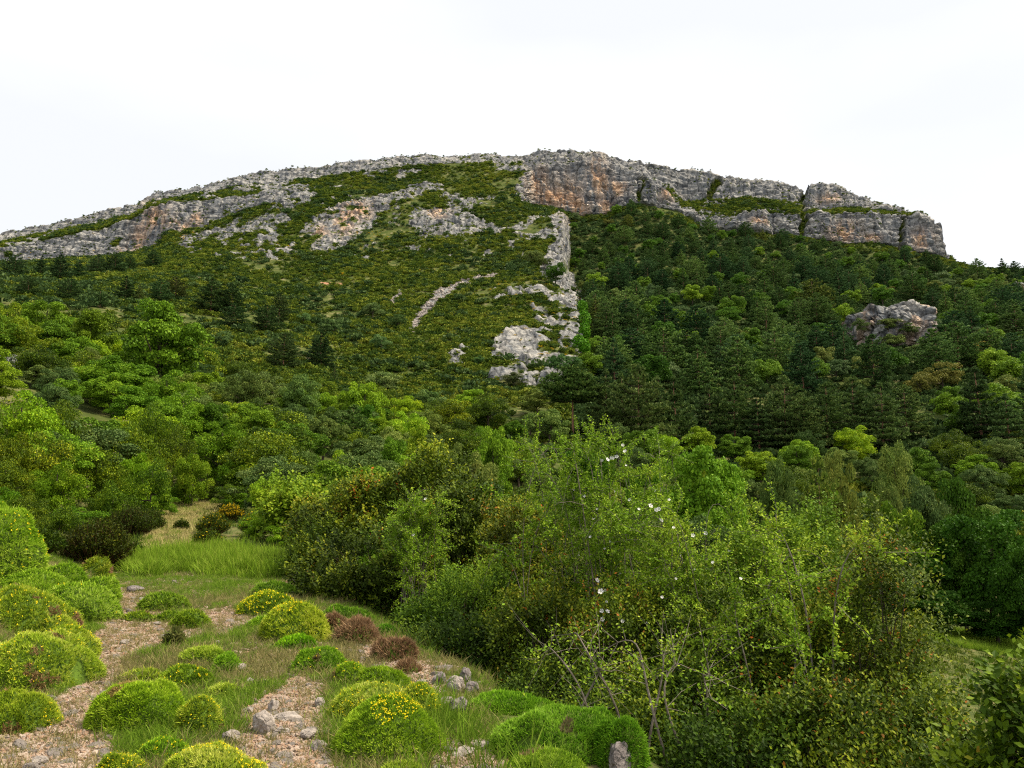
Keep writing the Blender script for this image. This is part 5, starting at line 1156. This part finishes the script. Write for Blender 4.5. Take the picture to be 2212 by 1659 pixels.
# ------------------------------------------------------------------ stones
def rock_at(px, pyb, wpx, hpx, mat, label, seed, Y=None, sq=.3, asp=.8):
    p = hit(px, pyb); s = scale_at(px, pyb, p.y); V, F_ = rockshape(700+seed, 5 if wpx > 30 else 4, .35, .22, 1.5)
    V = V*np.array([wpx*s*.5, wpx*s*.5*asp, hpx*s*.62]); V = V*(1+.035*fbm(V, 9/max(wpx*s, .1), 4, seed)[:, None])
    me = mesh_np('rock', V, F_, [M[mat]], smooth=False)
    y = p.y+wpx*s*.35; x = p.x*(y/p.y)
    o = link('rock', me, None, (x, y, ground(x, y)+hpx*s*.3), (0, 0, seed*.7)); return tag(o, label, 'rock')
for a in [(565, 1588, 62, 44, 'stone', 'largest pale pitted boulder on the right trail'), (590, 1540, 30, 26, 'stone', 'pale stone perched behind the largest boulder'), (535, 1545, 28, 16, 'stone', 'flat white stone left of the largest boulder'),
          (622, 1560, 70, 16, 'stone', 'long flat grey slab right of the largest boulder'), (612, 1588, 40, 14, 'stone', 'low grey stone in front of the flat slab'), (668, 1600, 44, 20, 'stone', 'smooth blue-grey stone near the grey-green cushion'),
          (697, 1620, 22, 18, 'stone', 'small pale angular stone left of the yellow-crowned cushion'), (500, 1605, 40, 24, 'stone', 'rough brown-grey stone at the edge of the scruffy cushion'), (690, 1530, 26, 22, 'stone', 'pale stone above the smooth blue-grey one'),
          (522, 1450, 26, 16, 'stone', 'pale pinkish stone beside the small dark green cushion'), (540, 1478, 24, 12, 'stone', 'grey flat stone below the pinkish one'), (420, 1625, 20, 12, 'stone', 'small stone in the grass before the scruffy cushion'),
          (985, 1500, 50, 36, 'stone', 'grey lichen-spotted boulder in the rock heap by the cushions'), (1005, 1475, 34, 32, 'darkstone', 'dark topmost boulder of the rock heap'), (950, 1480, 36, 26, 'darkstone', 'brownish boulder at the left of the rock heap'),
          (1020, 1500, 36, 28, 'darkstone', 'weathered boulder at the right of the rock heap'), (960, 1530, 44, 26, 'stone', 'pale boulder at the lower left of the rock heap'), (990, 1548, 56, 38, 'darkstone', 'big pitted boulder at the bottom of the rock heap'),
          (910, 1490, 30, 20, 'stone', 'small grey boulder leading up to the rock heap'), (1340, 1668, 60, 62, 'darkstone', 'dark jagged stone poking out at the bottom edge'), (1005, 1640, 60, 20, 'stone', 'flat pale slab at the bottom edge by the long cushion'),
          (1040, 1622, 40, 18, 'stone', 'small pale slab behind the flat one at the bottom edge'), (655, 1238, 34, 24, 'darkstone', 'dark purple-grey rock at the left foot of the thicket'), (640, 1262, 26, 30, 'darkstone', 'upright dark rock just below the purple-grey one'),
          (608, 1238, 18, 8, 'stone', 'flat white stone at the right end of the bright grass'), (625, 1232, 26, 12, 'stone', 'reddish stone between the white stone and the dark rock'), (290, 1280, 40, 14, 'darkstone', 'brown rock ledge across the left trail'),
          (310, 1300, 22, 10, 'stone', 'pale stone beside the brown rock ledge'), (270, 1395, 24, 12, 'stone', 'reddish stone lying in the left trail'), (480, 1240, 14, 6, 'stone', 'little white stone on the grass before the thicket'),
          (340, 1352, 20, 8, 'stone', 'flat white stone at the foot of the flat cushion strip'), (820, 1400, 26, 12, 'stone', 'grey stone in front of the brown dead cushions'), (470, 1395, 14, 12, 'stone', 'upright white stone on the path between cushions'),
          (85, 1655, 40, 18, 'stone', 'pale stone at the bottom of the left trail'), (250, 1640, 24, 14, 'stone', 'grey stone in the gravel near the big green cushion')]:
    rock_at(*a, seed=int(a[0]+a[1]))
# ------------------------------------------------------------------ gravel and grass
peb = []
for i in range(5):
    V, F_ = rockshape(800+i, 2, .3, .3, 1.2); peb.append(mesh_np('pebble', V*np.array([1, .8, .6]), F_, [M['gravel']]))
PB = source('pebble_source', peb); rs = RS(31)
nearv = (Pg[:, 1] > 3.2) & (Pg[:, 1] < 26) & nearm
gp = np.where(nearv & (pm > .3))[0]; wv = np.exp(-Pg[gp, 1]/9)
scatter_on('path_gravel', gp, 46000, rs, PB, 5, 'pinkish and grey gravel strewn along the stony trails', .004, .026, .5, -.002, (.6, 1.1), wv)
vis = inpoly(sx, sy, [(-100, 1700), (-100, 1200), (300, 1190), (660, 1200), (900, 1400), (1060, 1480), (1120, 1700)])
gp2 = np.where(nearv & vis & (fbm(Pg, 1.4, 3, 77) > .0))[0]
scatter_on('loose_pebbles', gp2, 22000, rs, PB, 5, 'loose pebbles between the grass and cushions beside the trails', .004, .03, .5, -.002, (.6, 1.1), np.exp(-Pg[gp2, 1]/9))
gp3 = np.where(nearv & vis & (pm+.35*fbm(Pg, 1.2, 3, 79) > .15))[0]
STN = source('stone_source', [mesh_np('stone', V*np.array([1, .8, .6])*(1+.04*fbm(V*3, 1, 3, 3))[:, None], F_, [M['stone']]) for V, F_ in [rockshape(840+i, 4, .35, .22, 1.5) for i in range(5)]])
scatter_on('trail_stones', gp3, 1000, rs, STN, 5, 'scattered fist-sized pale stones lying on and beside the trails', .018, .075, .3, .004, (.5, .9), np.exp(-Pg[gp3, 1]/9))
def tuft(seed, n, h, spread, mat, wd=.004, lean=.45):
    rs = RS(seed); b = np.stack([rs.normal(0, spread*.35, n), rs.normal(0, spread*.35, n), np.zeros(n)], 1); D = unit(np.stack([rs.normal(0, lean, n), rs.normal(0, lean, n), np.ones(n)], 1)); ln = h*rs.uniform(.5, 1.15, n)
    S = unit(np.cross(D, rdir(rs, n))); m = b+D*(ln*.55)[:, None]; D2 = unit(D+np.stack([D[:, 0], D[:, 1], np.zeros(n)-.05], 1)*.9); t_ = m+D2*(ln*.45)[:, None]; w_ = wd*rs.uniform(.7, 1.3, (n, 1))
    V = np.stack([b-S*w_*.5, b+S*w_*.5, m+S*w_*.45, m-S*w_*.45, t_], 1).reshape(-1, 3); k = np.arange(n)[:, None]*5
    F4 = k+np.array([[0, 1, 2, 3]]); F3 = k+np.array([[3, 2, 4]]); T = np.clip(np.repeat(rs.normal(.45, .16, n), 5)+np.tile([-.1, -.1, .0, 0, .18], n), 0, 1)
    return mesh_np('tuft', V, [F4, F3], [M[mat]], dict(t=T))
SRB = source('rubble_source', [mesh_np('rubble', V*np.array([1, .8, .6]), F_, [M['stone']]) for V, F_ in [rockshape(820+i, 2, .3, .3, 1.2) for i in range(4)]])
sc_ = np.where(scree)[0]
scatter_on('scree_rubble', sc_, 2600, rs, SRB, 4, 'grey broken stones of the scree running down the slope', .25, .9, .5, .0, (.6, 1.1))
GR = source('grass_source', [tuft(900+i, 26, .12, .10, 'grass') for i in range(3)]); DR = source('dry_source', [tuft(910+i, 26, .13, .12, 'dry') for i in range(3)])
TALL = source('tall_source', [tuft(920+i, 60, .36, .22, 'lush', .009, .28) for i in range(3)])
DRF = source('dryfar_source', [tuft(930+i, 40, .28, .3, 'straw', .012, .35) for i in range(3)])
a = np.where(nearv & vis & (pm < .35))[0]; wv = np.exp(-Pg[a, 1]/8)*np.clip(.5+1.1*fbm(Pg[a], 1.1, 3, 81), .05, 2)
scatter_on('trail_grass', a, 14000, rs, GR, 3, 'short green grass between the cushions and trails', .5, 1.3, .15, .01, (.6, 1.1), wv)
wv = np.exp(-Pg[a, 1]/8)*np.clip(.45-1.1*fbm(Pg[a], 1.1, 3, 81), .05, 2)
scatter_on('trail_dry_grass', a, 6000, rs, DR, 3, 'dry straw-coloured grass between the cushions and trails', .5, 1.3, .15, .01, (.6, 1.1), wv)
p_edge = np.where(nearv & (pm > .1) & (pm < .9))[0]
p_edge = np.where(nearv & (pm > .1))[0]
scatter_on('trail_edge_grass', p_edge, 2800, rs, DR, 3, 'sparse dry grass along the trail edges', .4, .9, .15, .01)
# lush bright grass: world region found from the terrain itself
lush = np.where(nearm & inpoly(sx+70*fbm(Pg, .5, 3, 95), sy+16*fbm(Pg, .8, 3, 96), [(285, 1225), (300, 1205), (380, 1200), (480, 1195), (640, 1210), (660, 1235), (560, 1248), (460, 1250), (400, 1240), (340, 1246)]))[0]
scatter_on('lush_grass', lush, 2000, rs, TALL, 3, 'lush bright green grass growing across the path', .5, 1.5, .14, .02, (.5, 1.3), np.clip(.6+1.5*fbm(Pg[lush], .9, 2, 97), .1, 2))
dryp = np.where(inpoly(sx, sy, [(290, 1200), (330, 1150), (340, 1110), (400, 1085), (495, 1080), (500, 1100), (430, 1130), (440, 1160), (420, 1195), (360, 1203)]) & (Pg[:, 1] < 60))[0]
scatter_on('far_green_grass', dryp, 2600, rs, TALL, 3, 'pale green grass mixed into the straw-coloured clearing', .3, .8, .1, .02, (.5, 1.0))
scatter_on('far_dry_grass', dryp, 5500, rs, DRF, 3, 'dry yellow grass on the path leading up to the thicket', .5, 1.1, .1, .02, (.5, 1.0))
uh = np.where(nearm & (Pg[:, 1] > 6) & (Pg[:, 1] < 48) & (~vis))[0]
UGR = source('undergrass_source', [tuft(950+i, 40, .28, .3, 'scrub', .014, .35) for i in range(3)])
scatter_on('under_grass', uh, 16000, rs, UGR, 3, 'rough grass growing under the bushes', .5, 1.3, .1, .02, (.6, 1.1))
mv = np.where(mead & (Pg[:, 1] < 110) & (Pg[:, 1] > 40))[0]
if len(mv) > 50: scatter_on('valley_meadow', mv, 9000, rs, TALL, 3, 'green meadow grass in the valley gap at the right', .7, 1.5, .1, .02, (.5, 1.0))
# a few long foreground grass stalks
gt = source('stalk_source', [tuft(940+i, 9, .42, .08, 'grass', .006, .35) for i in range(3)])
k = np.where(nearv & inpoly(sx, sy, [(880, 1640), (900, 1480), (1010, 1560), (1060, 1640), (1300, 1700), (900, 1700)]))[0]
scatter_on('tall_stalks', k, 60, rs, gt, 3, 'long grass stalks beside the lower cushions', .6, 1.1, .15, .01)

# ------------------------------------------------------------------ blossoms, each on the leaves it shows against
def blossom_mesh():
    V = []; Fq = []; T = []
    for i in range(5):
        a = i*2*math.pi/5; d = np.array([math.cos(a), math.sin(a), .35]); s = np.array([-math.sin(a), math.cos(a), 0]); b = len(V)
        V += [d*.1, d*.7-s*.42, d*1.05-s*.3, d*.95, d*1.05+s*.3, d*.7+s*.42]; Fq.append([b, b+1, b+2, b+3, b+4, b+5]); T += [.8]*6
    V = np.array(V)*.0225; n = len(V); me = mesh_np('blossom', V, [np.array(Fq)], [M['petal'], M['yellow']], dict(t=np.array(T))); return me
bl = blossom_mesh(); dg = bpy.context.evaluated_depsgraph_get(); dg.update(); rs = RS(3)
def blossoms(root, pts_):
    for (px, py, sz) in pts_:
        d = Vector(ray(px, py)).normalized(); r = SC.ray_cast(dg, CAM, d)
        if not r[0]: continue
        p = r[1]-d*.05
        if p.y > 25: continue
        nvec = Vector((rs.normal(0, .4), -1+rs.normal(0, .2), .7)).normalized()
        o = link('blossom', bl, root, p-root.location, nvec.to_track_quat('Z', 'Y').to_euler(), (sz, sz, sz))
blossoms(r1, [(1312, 993, 1.2), (1322, 990, 1.3), (1332, 987, 1.2), (1300, 995, 1), (1345, 962, 1), (1350, 975, 1), (1238, 1058, .8), (1282, 1120, 1), (1262, 1072, .8), (1352, 1005, .7), (1330, 1062, .8), (1290, 1254, 1.2), (1298, 1278, 1.3), (1308, 1276, .8), (1300, 1320, 1), (1312, 1321, 1), (1302, 1338, 1.1), (1345, 1342, .8), (1340, 1238, .7), (1310, 1300, .6), (1275, 1160, .7), (1318, 1170, .7), (1222, 1120, .6), (1306, 1185, .6), (1290, 1100, .7), (1360, 1080, .8), (1250, 1200, .6), (1335, 1290, .7)])
blossoms(r2, [(1405, 1093, 1.2), (1417, 1102, 1), (1423, 1100, 1), (1420, 1118, 1.2), (1428, 1124, 1), (1400, 1133, 1), (1445, 1080, .8), (1497, 1157, 1), (1513, 1148, 1), (1524, 1152, 1.1), (1447, 1175, .8), (1397, 1347, 1.2), (1470, 1200, .7), (1455, 1140, .7), (1380, 1100, .7), (1575, 1190, .8), (1540, 1215, .7), (1500, 1230, .6), (1550, 1120, .7), (1480, 1110, .6), (1460, 1250, .6), (1600, 1250, .6), (1430, 1290, .7), (1415, 1060, .7)])
blossoms(r3, [(882, 1077, .9), (919, 1078, 1.1), (893, 1155, 1.2), (985, 1150, .8)])
seen = {}
for e, kind, tn, h in REG: seen.setdefault(e['label'], []).append(e)
ORD = ['first', 'second', 'third', 'fourth', 'fifth', 'sixth', 'seventh', 'eighth', 'ninth', 'tenth']
for lb, es in seen.items():
    if len(es) > 1:
        es.sort(key=lambda e: proj(e.location.x, e.location.y, e.location.z+e.scale.z*.8)[0])
        for i, e in enumerate(es): e['label'] = lb.replace(', in ', ' in ')+', '+(ORD[i]+' from left' if i < 10 else 'far right')
print('objects', len(bpy.data.objects))
